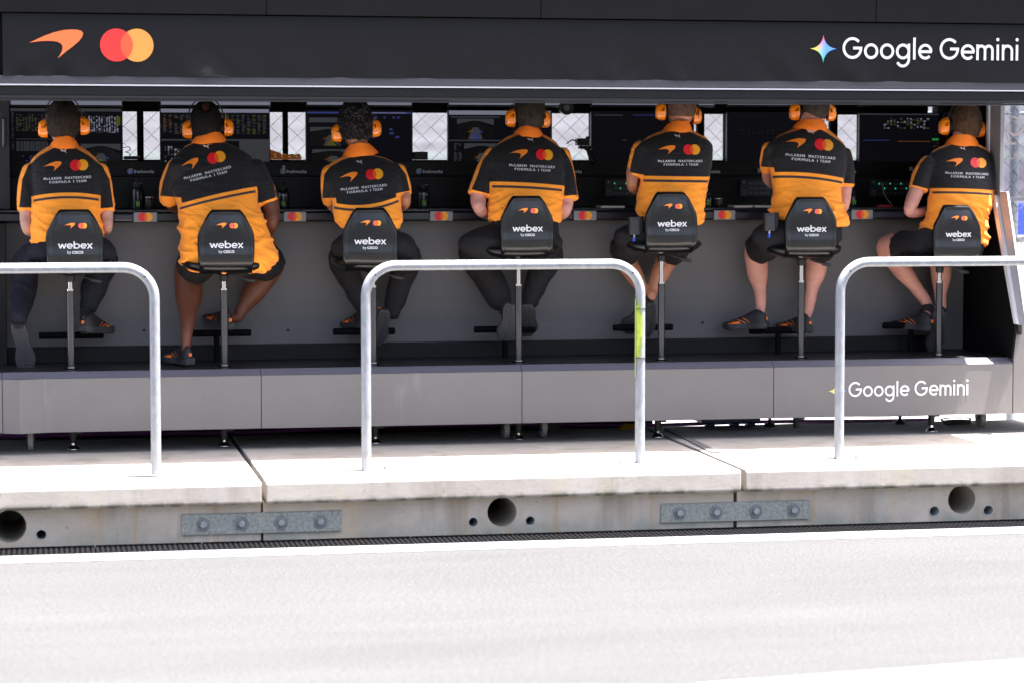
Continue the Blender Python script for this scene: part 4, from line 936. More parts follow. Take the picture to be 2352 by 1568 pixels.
    for sx, cpt in sides:
        ix = H.x+sx*(a_+.001)
        cc = []
        for xx, sc_ in ((ix-sx*.004, .80), (ix, .98), (ix+sx*.012, 1.0), (ix+sx*.017, .86)): cc.append([Vector((xx+(sx*max(0,(abs(cpt.x-H.x)-.030)-(a_+.014)) if sc_ in (1.0, .86) else 0), cpt.y+.034*sc_*math.cos(q), cpt.z+.045*sc_*math.sin(q))) for q in [2*math.pi*j/28 for j in range(28)]])
        hs_.rings(cc if sx < 0 else cc, True, 0)
        hs_.tube([cpt+Vector((-sx*.012, -.030, .02)), cpt+Vector((-sx*.008, -.039, .004)), cpt+Vector((-sx*.004, -.040, -.004))], .0028, 8, m=0); hs_.tube([cpt+Vector((-sx*.017, -.030, .075)), cpt+Vector((-sx*.014, -.031, .030))], .0022, 8, m=1)
        hs_.tube([cpt+Vector((-sx*.006, -.037, -.004)), cpt+Vector((-sx*.006, -.043, -.004))], .005, 10, m=2)
        hs_.tube([cpt+Vector((-sx*.017, -.02, .075)), cpt+Vector((sx*.002, -.012, .066)), cpt+Vector((sx*.006, -.006, .05))], .002, 6, m=0)
    cL = sides[0][1]; hs_.tube([cL+Vector((.008, -.01, -.045)), cL+Vector((.014, -.012, -.075)), cL+Vector((.020, -.01, -.11)), cL+Vector((.030, .01, -.16))], .0022, 6, m=0)
    hs_.tube([cL+Vector((-.005, .03, -.03)), cL+Vector((.0, .07, -.06)), cL+Vector((.03, .10, -.075)), cL+Vector((.06, .115, -.07))], .003, 6, m=0)
    hset = hs_.build('headset', [M_black, M_lens, M_cup], T, smooth=True, angle=40)
    for sx, cpt in sides:
        m = MB(); rs_ = []; ix = H.x+sx*(a_+.016); ix = cpt.x-sx*.022; wd_ = .050; K = 10
        for i in range(K+1):
            t = i/K; f_ = math.cos(t*math.pi/2)**.42 if i < K else .05; xx = ix+sx*wd_*math.sin(t*math.pi/2*1.0)**1.0; sl_ = -.010*t
            rs_.append([Vector((xx, cpt.y+.036*f_*(1-.12*t)*math.cos(q), cpt.z+sl_+.0525*f_*(1-.10*t)*math.sin(q))) for q in [2*math.pi*j/32 for j in range(32)]])
        rs_.insert(0, [Vector((ix, cpt.y+.033*math.cos(q), cpt.z+.048*math.sin(q))) for q in [2*math.pi*j/32 for j in range(32)]]); m.rings(rs_, True, 0)
        # small black marks on the shell
        o = m.build('ear_cup', [M_cup], hset, smooth=True, angle=50)
        bvc = BVHTree.FromPolygons(m.v, m.f)
        if True:
            Q = Flat(); Q.swoosh(0, 0, 13, M_black); Q.poly([(1, -8), (5, -8), (5, -6), (1, -6)], [(0, 1, 2, 3)], M_black)
            flat_obj(at(Q, cpt.x, cpt.z, 1), 'shell_mark', (lambda cp: lambda u, v_: Vector((cp.x+sx*(wd_*.20)+(u-cp.x)*.001, cp.y, cp.z-(v_-cp.z)*.001)))(cpt), o, bvc, off=.0006)
    return root
def s_end(s): return -29
M_cupcloth = mat('collar_cloth', (1.0, .225, .012), .8, bump=(30, .3, .004))

def fwd(a=0): return (math.sin(math.radians(a)), math.cos(math.radians(a)), -.06)
ZUP = (0, 0, 1)
PEOPLE = [
 (1, 'leftmost person, short brown hair and navy trousers, one shoe sole facing back', dict(
  head=(487, 245, 262), hair=.010, hairlen=.011, skin=SK['light'], hairm=hairmat('hair_brown', (.028, .020, .016)), hairm2=hairmat('hair_fleck', (.09, .075, .065)), grey=.1, lean=.10, wear='long', cloth=M_trous2,
  rings=[(420, 400, 598), (450, 345, 652), (490, 285, 708), (540, 240, 752), (600, 228, 778), (700, 232, 786), (830, 250, 778), (950, 243, 778), (1050, 242, 784), (1130, 246, 794), (1190, 262, 800)],
  sl=[(232, 625, 62), (196, 745, 60), (192, 935, 60)], sr=[(782, 620, 58), (812, 745, 58), (829, 938, 60)],
  al=[(200, 850, 48), (198, 980, 47), (208, 1075, 38), (262, 1105, 30, .25), (330, 1090, 26, .35)], ar=[(828, 850, 48), (830, 980, 46), (832, 1065, 38), (800, 1100, 30, .25), (740, 1100, 26, .35)],
  ragL=[(440, 432), (310, 500), (215, 585), (172, 690), (150, 890)], ragR=[(560, 432), (690, 505), (795, 590), (848, 690), (875, 890)],
  seamL=[(205, 590), (235, 720), (246, 850)], seamR=[(795, 590), (784, 720), (776, 850)], stripe=[(245, 820), (520, 790), (778, 812)],
  print=(521, 678, 366, 2.5), catp=(491, 467), collar=(372, 425, 572, 372, 432, 380, 615, 440), cups=[(335, 290), (655, 270)],
  hips=(62, 268, 578, 44), legs=[dict(hip=(112, 582, 36, 0), leg=[(60, 602, 30, .30), (52, 672, 24, .28), (42, 728, 13, .12)], tro=[(62, 604, 34, .30), (54, 668, 27, .28), (42, 728, 20, .13)]),
   dict(hip=(212, 582, 36, 0), leg=[(236, 596, 30, .33), (213, 660, 22, .34), (195, 716, 12, .33)], tro=[(236, 600, 34, .33), (218, 655, 28, .34), (204, 702, 21, .34)])],
  shoes=[((38, 742), .12, (.18, .10, -.97), (0, 1, .1), .275), ((190, 764), .20, (.55, .8, -.06), ZUP, .27)])),
 (1, 'broad person with thinning black hair, shorts and bare dark legs, leaning left', dict(
  head=(1592, 255, 245), hair=.006, hairlen=.007, skin=SK['dark'], hairm=hairmat('hair_black', (.010, .009, .009)), grey=.04, tufts=1800, hairm2=hairmat('hair_greying', (.06, .055, .05)), bald=((-.05, -.62, .80), .26), lean=.14, belly=1.3, wear='shorts',
  rings=[(395, 1500, 1735), (420, 1445, 1790), (460, 1395, 1885), (520, 1340, 1955), (600, 1318, 1988), (700, 1322, 1990), (800, 1345, 1988), (880, 1372, 2000), (1000, 1385, 2045), (1130, 1402, 2085), (1240, 1390, 2135), (1320, 1405, 2125), (1385, 1450, 2085)],
  sl=[(1370, 600, 82, .10), (1318, 730, 84, .16), (1308, 850, 74, .24)], sr=[(1985, 600, 72), (2040, 740, 78), (2085, 875, 76)],
  al=[(1315, 780, 58, .24), (1330, 880, 52, .36), (1420, 930, 42, .48)], ar=[(2080, 800, 66), (2105, 930, 62), (2105, 1030, 50), (2085, 1085, 38, .22)], hr=(2080, 1090, .24, (.35, .3, -.8), (-.3, .9, .2)),
  ragL=[(1500, 408), (1400, 450), (1310, 560), (1262, 700), (1232, 850)], ragR=[(1735, 385), (1870, 412), (1990, 480), (2070, 600), (2118, 720), (2140, 860)],
  seamL=[(1335, 560), (1352, 700), (1378, 880)], seamR=[(1985, 520), (1978, 650), (1992, 800)], stripe=[(1375, 882), (1690, 800), (1990, 742)],
  print=(1605, 637, 372, 13.8), catp=(1597, 432), collar=(352, 1520, 1700, 325, 405, 1475, 1755, 385), cups=[(1450, 298), (1765, 282)],
  hips=(426, 630, 594, 34), legs=[dict(hip=(474, 598, 30, 0), cut=.72, leg=[(437, 612, 34, .30), (434, 672, 32, .30), (432, 730, 19, .18), (429, 770, 13, .10)], sock=False), dict(hip=(582, 598, 30, 0), cut=.75, leg=[(622, 604, 33, .34), (588, 664, 27, .35), (556, 710, 15, .34), (544, 730, 12, .33)], sock=False)],
  shoes=[((437, 838), .02, (-.38, .9, .02), ZUP, .285), ((528, 758), .22, (-.35, .85, .12), ZUP, .28)])),
 (2, 'person with curly grey hair and long trousers, third from the left', dict(
  head=(478, 262, 262), hair=.020, hairlen=.020, hn=1.1, hs=14, curly=True, grey=.3, tufts=4200, tl=.013, skin=SK['tan'], hairm=hairmat('hair_curly_dark', (.014, .0135, .0135), .7), hairm2=hairmat('hair_curly_grey', (.09, .09, .094)), lean=.12, wear='long',
  rings=[(500, 410, 628), (525, 348, 722), (560, 285, 790), (620, 252, 828), (700, 266, 838), (800, 290, 834), (870, 305, 828), (950, 310, 836), (1010, 330, 842), (1060, 378, 808)],
  sl=[(282, 640, 66), (266, 745, 56), (270, 862, 44, .20)], sr=[(818, 620, 56), (850, 720, 56), (868, 812, 50)],
  al=[(278, 800, 36, .18), (292, 900, 32, .26), (400, 960, 28, .4)], ar=[(866, 760, 42), (870, 855, 40), (850, 900, 34, .2), (780, 930, 30, .35)],
  ragL=[(460, 510), (370, 540), (285, 590), (238, 650), (226, 800)], ragR=[(575, 497), (710, 525), (815, 575), (872, 650), (905, 790)],
  seamL=[(245, 600), (288, 720), (304, 870)], seamR=[(812, 580), (826, 700), (826, 820)], stripe=[(300, 866), (560, 884), (828, 812)],
  print=(546, 750, 353, 5.7), catp=(515, 552), collar=(428, 430, 590, 420, 508, 378, 662, 478), cups=[(335, 325), (640, 287)],
  hips=(762, 955, 566, 44), legs=[dict(sho=1, hip=(805, 575, 34, 0), leg=[(790, 602, 28, .30), (822, 672, 19, .33), (843, 715, 12, .33)], tro=[(788, 600, 33, .30), (817, 665, 24, .33), (838, 708, 17, .33)]),
   dict(sho=0, hip=(918, 572, 36, 0), leg=[(934, 600, 30, .30), (912, 665, 20, .33), (890, 715, 12, .30)], tro=[(934, 600, 34, .30), (915, 664, 26, .33), (900, 716, 19, .31)])],
  shoes=[((884, 716), .24, (-.20, .22, -.95), (-.45, .9, 0), .20), ((842, 752), .26, (-.35, .9, -.05), ZUP, .26)])),
 (2, 'person with grey-brown hair and long trousers, sitting behind the middle railing', dict(
  head=(1830, 178, 228), hair=.014, hairlen=.015, hn=.7, grey=.25, skin=SK['pink'], hairm=hairmat('hair_grey_brown', (.032, .025, .020)), hairm2=hairmat('hair_gb_fleck', (.09, .075, .06)), lean=.12, wear='long', untuck=False,
  rings=[(328, 1730, 1915), (350, 1665, 1958), (400, 1590, 2030), (470, 1525, 2082), (550, 1512, 2100), (650, 1520, 2100), (740, 1518, 2092), (850, 1512, 2072), (950, 1506, 2062), (1005, 1525, 2055)],
  sl=[(1540, 505, 64), (1470, 640, 68), (1428, 808, 80)], sr=[(2085, 500, 60), (2116, 650, 62), (2132, 842, 68)],
  al=[(1445, 720, 64), (1430, 850, 62), (1455, 935, 46), (1545, 975, 36, .3)], ar=[(2120, 760, 58), (2112, 880, 54), (2098, 945, 42), (2040, 990, 34, .3)],
  ragL=[(1735, 345), (1650, 382), (1545, 440), (1465, 540), (1415, 680), (1365, 800)], ragR=[(1910, 345), (1995, 395), (2095, 460), (2152, 560), (2180, 680), (2202, 840)],
  seamL=[(1530, 440), (1524, 600), (1520, 740)], seamR=[(2118, 500), (2112, 650), (2092, 780)], stripe=[(1524, 706), (1800, 713), (2092, 737)],
  print=(1848, 587, 355, -2.7), catp=(1842, 380), collar=(288, 1750, 1892, 290, 342, 1698, 1938, 350), cups=[(1680, 210), (1950, 217)],
  hips=(1052, 1292, 560, 46), legs=[dict(hip=(1120, 568, 36, 0), leg=[(1092, 585, 30, .30), (1128, 645, 24, .33), (1160, 700, 12, .28)], tro=[(1088, 582, 36, .30), (1122, 638, 33, .33), (1146, 684, 29, .33)]),
   dict(hip=(1225, 568, 38, 0), leg=[(1258, 585, 30, .30), (1232, 650, 20, .33), (1212, 705, 12, .33)], tro=[(1258, 585, 36, .30), (1235, 642, 27, .33), (1215, 694, 20, .33)])],
  shoes=[((1172, 702), .18, (-.16, .10, -.97), (0, 1, .1), .20), ((1212, 704), .26, (.08, .45, -.85), (0, .9, .4), .20)])),
 (3, 'person with cropped sandy hair and folded arms, wearing shorts and a radio pack', dict(
  head=(730, 118, 232), hair=.003, hairlen=.003, tl=.006, tufts=3500, nape=-.07, skin=SK['tan'], hairm=hairmat('hair_sandy_crop', (.10, .058, .040)), lean=.06, wear='shorts',
  rings=[(302, 618, 795), (325, 548, 842), (365, 460, 928), (430, 415, 965), (520, 413, 970), (600, 416, 958), (680, 422, 946), (760, 410, 926), (850, 392, 908), (930, 388, 893), (990, 425, 885), (1030, 500, 876)],
  sl=[(412, 450, 60), (385, 545, 62), (362, 668, 57)], sr=[(925, 440, 50, .08), (935, 540, 40, .12), (930, 620, 34, .18)],
  al=[(358, 610, 50), (350, 715, 44), (372, 770, 34, .16), (470, 780, 28, .30)], ar=[(930, 580, 34, .18), (910, 690, 32, .26), (800, 760, 28, .34)], hl=(455, 735, .17, (-1, -.35, .05), (0, .2, 1)),
  ragL=[(655, 312), (520, 352), (425, 396), (372, 450), (345, 560), (318, 690)], ragR=[(775, 310), (865, 350), (945, 388), (1000, 450)],
  cufR=500, seamL=[(432, 400), (411, 550), (418, 690)], seamR=[(935, 400), (962, 500), (952, 600)], stripe=[(424, 660), (660, 664), (950, 668)],
  print=(726, 548, 342, 0), catp=(712, 352), collar=(252, 640, 790, 252, 305, 588, 815, 312), cups=[(572, 158), (850, 190)],
  hips=(1412, 1592, 545, 40), legs=[dict(hip=(1455, 556, 32, 0), cut=.78, leg=[(1430, 580, 27, .33), (1452, 625, 22, .36), (1478, 668, 13, .35), (1490, 690, 11, .32)]), dict(hip=(1555, 556, 34, 0), cut=.72, leg=[(1540, 580, 27, .33), (1518, 625, 22, .36), (1498, 668, 13, .33), (1494, 684, 11, .30)])],
  shoes=[((1497, 700), .22, (-.06, .28, -.92), (-.5, .8, 0), .20), ((1478, 712), .30, (-.45, .35, -.6), (.1, 1, .2), .18)])),
 (3, 'stocky person with dark cropped hair and bare pale calves, radio pack at the hip', dict(
  head=(1766, 112, 222), hair=.005, hairlen=.005, tl=.008, tufts=3200, skin=SK['pink'], hairm=hairmat('hair_dark_crop', (.040, .030, .026)), hairm2=hairmat('hair_dc_fleck', (.09, .065, .055)), grey=.2, nape=-.085, lean=.05, wear='shorts',
  rings=[(288, 1625, 1850), (312, 1560, 1885), (352, 1478, 1930), (420, 1412, 1995), (520, 1405, 2012), (600, 1418, 2004), (680, 1436, 1986), (760, 1448, 1958), (870, 1443, 1962), (940, 1418, 1990), (990, 1470, 2008), (1040, 1570, 2005)],
  sl=[(1408, 450, 54, .07), (1390, 540, 50, .12), (1386, 622, 44, .18)], sr=[(1995, 500, 58), (2015, 620, 57), (2008, 748, 56)],
  al=[(1390, 580, 40, .18), (1398, 690, 36, .26), (1450, 740, 30, .38)], ar=[(2008, 700, 50), (2000, 830, 46), (1994, 905, 34)],
  ragL=[(1680, 290), (1520, 342), (1422, 388), (1368, 460), (1352, 560), (1338, 660)], ragR=[(1795, 290), (1885, 345), (1955, 390), (2040, 460), (2080, 600)],
  seamL=[(1420, 390), (1404, 520), (1426, 640)], seamR=[(1965, 400), (2012, 550), (1985, 690)], stripe=[(1424, 634), (1715, 638), (1992, 680)],
  print=(1735, 512, 381, -4.6), catp=(1748, 320), collar=(238, 1640, 1828, 238, 285, 1592, 1862, 295), cups=[(1607, 162), (1890, 167)],
  hips=(1728, 1934, 542, 42), legs=[dict(hip=(1775, 552, 34, 0), cut=.74, leg=[(1739, 574, 28, .33), (1740, 622, 25, .36), (1746, 672, 14, .35), (1747, 708, 12, .34)], sock=False), dict(hip=(1890, 552, 36, 0), cut=.70, leg=[(1879, 576, 28, .33), (1874, 622, 24, .36), (1864, 672, 14, .35), (1857, 712, 12, .34)], sock=False)],
  shoes=[((1762, 754), .26, (-.80, .58, -.04), ZUP, .26), ((1860, 764), .22, (-.42, .88, .02), ZUP, .26)])),
 (4, 'rightmost person, short ginger hair, shorts and one elbow stuck out', dict(
  head=(1487, 248, 240), hair=.009, hairlen=.010, skin=SK['pink'], hairm=hairmat('hair_ginger', (.075, .042, .024)), hairm2=hairmat('hair_ginger_light', (.14, .08, .045)), grey=.25, lean=.12, wear='shorts',
  rings=[(408, 1355, 1572), (432, 1300, 1612), (480, 1215, 1680), (550, 1192, 1718), (650, 1202, 1716), (770, 1218, 1700), (870, 1207, 1686), (970, 1192, 1648), (1050, 1152, 1638), (1130, 1128, 1645), (1190, 1190, 1648)],
  sl=[(1198, 575, 72), (1148, 665, 74), (1120, 772, 74)], sr=[(1695, 585, 50), (1712, 690, 42), (1713, 800, 34)],
  al=[(1130, 720, 62), (1078, 850, 56), (1052, 935, 42), (1130, 945, 38, .14), (1240, 905, 30, .30)], ar=[(1712, 760, 32), (1692, 880, 36), (1655, 940, 32, .18), (1600, 960, 28, .3)],
  ragL=[(1398, 412), (1285, 450), (1195, 500), (1135, 570), (1095, 660), (1052, 790)], ragR=[(1540, 414), (1625, 450), (1702, 500), (1752, 570), (1762, 640)],
  seamL=[(1205, 520), (1190, 640), (1206, 780)], seamR=[(1715, 540), (1728, 640), (1700, 800)], stripe=[(1215, 757), (1460, 758), (1702, 773)],
  print=(1503, 644, 330, -2), catp=(1482, 448), collar=(355, 1375, 1548, 358, 412, 1328, 1588, 420), cups=[(1318, 275), (1600, 293)],
  hips=(2082, 2258, 560, 42), legs=[dict(hip=(2115, 568, 34, .0), cut=.60, leg=[(2040, 566, 27, .28), (2066, 612, 23, .33), (2106, 664, 15, .33), (2131, 704, 12, .32)]), dict(hip=(2225, 568, 34, 0), cut=.70, leg=[(2165, 580, 27, .33), (2162, 630, 24, .36), (2160, 682, 14, .34), (2162, 712, 11, .30)])],
  shoes=[((2140, 760), .22, (-.62, .75, .04), ZUP, .26), ((2158, 716), .20, (-.02, .35, -.93), (0, .95, .2), .255)])),
]
for i, (c, lab, d) in enumerate(PEOPLE): person(i+1, c, lab, d)

# radio packs on two belts
for c, px, py, lab in ((3, 378, 1040, 'black radio pack with a blue plug on the hip of the person with folded arms'), (3, 1423, 1010, 'black radio pack with a blue plug on the hip of the stocky person')):
    q = W(c, px, py, -.10); k = ppm(q)/CK
    t = thing('radio_pack', (q.x, q.y, q.z), lab, 'radio pack', 'radio packs on belts')
    def R_(x): return x/k
    m = MB(); m.box(q.x-R_(52), q.x+R_(30), q.y-.02, q.y+.025, q.z-R_(75), q.z+R_(60)); m.box(q.x-R_(42), q.x+R_(22), q.y-.024, q.y-.0195, q.z-R_(40), q.z+R_(45)); m.build('case', mat('radio_black', (.018, .019, .022), .4), t, bevel=.004)
    m = MB(); m.tube([(q.x+R_(45), q.y, q.z-R_(60)), (q.x+R_(45), q.y, q.z+R_(65))], R_(20), 16); m.build('battery', M_black, t, smooth=True)
    m = MB(); m.tube([(q.x-R_(10), q.y-.005, q.z-R_(70)), (q.x-R_(12), q.y-.005, q.z-R_(98))], R_(10), 12); m.build('connector', M_lens, t, smooth=True)
    m = MB(); m.tube([(q.x-R_(12), q.y-.005, q.z-R_(97)), (q.x-R_(15), q.y-.005, q.z-R_(128))], R_(12), 12); m.build('plug', mat('plug_blue', (.02, .06, .40), .4), t, smooth=True)
# wrist band and watch
q = W(1, 2085, 1070, .20); m = MB(); m.tube([q+Vector((-.004, -.002, .006)), q+Vector((.004, .004, -.006))], .0295, 20); o = m.build('wristband', M_black, None, smooth=True); tag(o, 'black band round the wrist of the broad person', 'wristband')

# ------------------------------------------------------------------ stools and foot rests
def stool(i, c, px, ytop, post_x, rot, lab):
    X = P(post_x, 700, 0).x; T = thing('bar_stool', (X, 0, ZD), lab, 'bar stool', 'black bar stools along the desk')
    Yb = -.185; A = W(c, px, ytop, Yb); hgt = .338
    zt = A.z; zb = zt-hgt
    def hw(t): return np.interp(t, [0, .03, .10, .22, .335, .40, .55, .80, 1], [.072, .084, .101, .122, .1415, .1475, .150, .146, .138])
    NU, NV = 48, 56; vs = []; back = []
    cr, sr_ = math.cos(rot), math.sin(rot)
    for j in range(NV+1):
        t = j/NV; z = zt-hgt*t; h = hw(t)
        for k in range(NU+1):
            u = -1+2*k/NU; x = u*h; dist = min(h-abs(x), (t*hgt)+.0, 9)
            dist = min(dist, ((.1475-abs(x))*.80+(t*hgt)*.55-.032) if t < .42 else 9)
            rim = 1/(1+math.exp((dist-.021)*900)); bead = math.exp(-((dist-.026)/.0022)**2)
            y = -.008*rim-.0035*bead+.045*(abs(u)**2.4)*0-.0
            y += .035*max(0, 1-t*4)**2*.6            # top leans forward
            fold = max(0, t-.80)/.20; y += .075*fold**2.2; y -= .006*math.exp(-((t-.72)/.10)**2)
            y += .018*u*u
            edge = max(0, 1-dist/.008) if dist < .008 else 0; y += .012*edge**2
            X_ = x; Y_ = y; vs.append(Vector((A.x+X_*cr-Y_*sr_*1, Yb+X_*sr_+Y_*cr, z)))
    fs = [(j*(NU+1)+k, (j+1)*(NU+1)+k, (j+1)*(NU+1)+k+1, j*(NU+1)+k+1) for j in range(NV) for k in range(NU)]
    m = MB(); m.add(vs, fs); bvh = BVHTree.FromPolygons(m.v, m.f)
    bo = m.build('backrest', M_leather, T, smooth=True, angle=180); sd = bo.modifiers.new('s', 'SOLIDIFY'); sd.thickness = .035; sd.offset = -1 if True else 1
    cx = A.x
    F = Flat(); kk = ppm(A); s_ = .000704*(d_scale.get(i, 1.0))
    def put_(F_, nm): flat_obj(F_, nm, lambda u, v: Vector((cx+u*s_*cr, Yb-.02+u*s_*sr_, zt-v*s_)), bo, bvh, off=.0018)
    G = at(fit(strokes('webex', .15, M_w), -122, 122, 0, sy=51), 2, 281); put_(G, 'printed_word'); F = Flat()
    F.put(at(fit(btext('by', M_w, bold=.0), -55, -28, 0), 0, 316), lambda q: q); F.put(at(fit(btext('CISCO', M_w, bold=.035, space=1.1), -22, 58, 0), 0, 316), lambda q: q)
    put_(F, 'printed_byline'); put_(at(Flat().swoosh(-77, -20, 78, M_o), 2, 118), 'printed_dart'); E_ = Flat(); E_.circles(42, 64, 0, 20, (mat('print_pinkred', (.78, .10, .08), .5), M_y, M_ro)); put_(at(E_, 2, 118), 'printed_circles')
    # seat pan
    zs = zb+.012; m = MB(); n = 48; rs = []
    Sx, Sy = .222, .20
    for zz, k in ((zs-.010, .60), (zs-.006, .86), (zs+.006, .96), (zs+.022, 1.0), (zs+.036, .985), (zs+.042, .93), (zs+.036, .55)):
        rs.append([(X+(Sx*k*math.copysign(abs(math.cos(q))**.75, math.cos(q)))*cr, .03+Sy*k*math.copysign(abs(math.sin(q))**.75, math.sin(q))+sr_*math.cos(q)*.1, zz+.016*abs(math.cos(q))**3*(k > .7)) for q in [2*math.pi*j/n for j in range(n)]])
    m.rings(rs, True); m.build('seat', M_leather, T, smooth=True, angle=60)
    m = MB(); m.tube([(X, 0, zs-.004), (X, 0, zs-.012), (X, 0, zs-.024), (X, 0, zs-.028), (X, 0, zs-.058)], [.075, .072, .034, .024, .021], 24)
    for dx in (-.06, .06): m.tube([(X+dx, -.045, zs-.004), (X+dx, -.045, zs-.016)], .006, 8)
    m.build('seat_mount', M_black, T, smooth=True, angle=35)
    m = MB(); m.tube([(X+.03, -.03, zs-.018), (X+.085, -.035, zs-.036), (X+.105, -.035, zs-.042)], .0035, 8); m.tube([(X+.10, -.035, zs-.042), (X+.115, -.036, zs-.047), (X+.155, -.038, zs-.056), (X+.162, -.038, zs-.056)], [.005, .011, .010, .003], 10, sq=.5); m.build('height_lever', M_black, T, smooth=True)
    zj = min(zs-.10, Zat(post_x, 655, 0)) if i not in (5, 4, 6, 7) else Zat(post_x, {4: 655, 5: 650, 6: 647, 7: 648}[i], 0)
    m = MB(); m.tube([(X, 0, zj), (X, 0, zs-.056)], .0125, 20); m.build('gas_spring', mat('polished_rod', (.70, .68, .66), .16, metal=1), T, smooth=True)
    m = MB(); m.tube([(X, 0, zj-.004), (X, 0, zj+.004), (X, 0, zj+.0045), (X, 0, zj-.010)], [.0205, .0205, .014, .014], 24); m.build('collar_ring', M_lens, T, smooth=True, angle=30); m = MB(); m.tube([(X, 0, ZD+.012), (X, 0, ZD+.004)], .0225, 24); m.build('base_ring', M_lens, T, smooth=True, angle=30)
    m = MB(); m.tube([(X, 0, ZD+.01), (X, 0, zj-.004)], .0192, 28); m.build('column', M_carbon, T, smooth=True)
    m = MB(); m.tube([(X, 0, ZD+.0002), (X, 0, ZD+.005), (X, 0, ZD+.0055)], [.034, .034, .022], 28); m.build('floor_flange', M_iron, T, smooth=True, angle=30)
d_scale = {1: 1.03, 2: 1.02, 3: .98, 4: .97, 5: .96, 6: .97, 7: .90}
SL = ['bar stool under the person at the left end in long trousers', 'bar stool under the broad person in shorts', 'bar stool under the curly-haired person in long trousers', 'bar stool under the grey-brown-haired person behind the middle railing', 'bar stool under the person with folded arms', 'bar stool under the stocky person, two radio-pack wearers along', 'bar stool at the right end under the ginger-haired person']
SL[5] = 'bar stool under the stocky person with pale calves'
for i, a in enumerate([(1, 577, 920, 162, .06), (1, 1748, 922, 515, -.04), (2, 592, 908, 857, -.14), (2, 1812, 815, 1191, .02), (3, 662, 783, 1519, .02), (3, 1742, 823, 1840, -.04), (4, 1435, 885, 2157, .10)]):
    stool(i+1, *a, SL[i])
for i, (xa, xb, xs_, yb) in enumerate([(89, 238, 164, 770), (430, 577, 498, 765), (765, 907, 836, 761), (1089, 1229, 1160, 756), (1408, 1545, 1475, 752), (1721, 1858, 1787, 759), (2028, 2165, 2092, 747)]):
    Yf = .33; t = thing('foot_rest', P(xs_, 800, Yf)*1, ['foot rest bar in front of the leftmost stool', 'foot rest bar in front of the second stool from the left', 'foot rest bar in front of the curly-haired person\'s stool', 'foot rest bar behind the middle of the hoop railing', 'foot rest bar under the person with folded arms', 'foot rest bar under the stocky person, both shoes on it', 'foot rest bar at the right end'][i], 'foot rest', 'black T-shaped foot rests')
    A, B = P(xa, yb, Yf), P(xb, yb, Yf); zc = (A.z+B.z)/2; A.z = B.z = zc; t.location = (P(xs_, 800, Yf).x, Yf, ZD)
    m = MB(); m.tube([A, A+(B-A)*.02, A+(B-A)*.98, B], [.015, .0185, .0185, .015], 20); m.build('bar', M_iron, t, smooth=True, angle=40)
    m = MB(); x = P(xs_, 800, Yf).x; m.tube([(x, Yf, ZD+.001), (x, Yf, zc-.012)], .0165, 18); m.build('stem', M_iron, t, smooth=True)

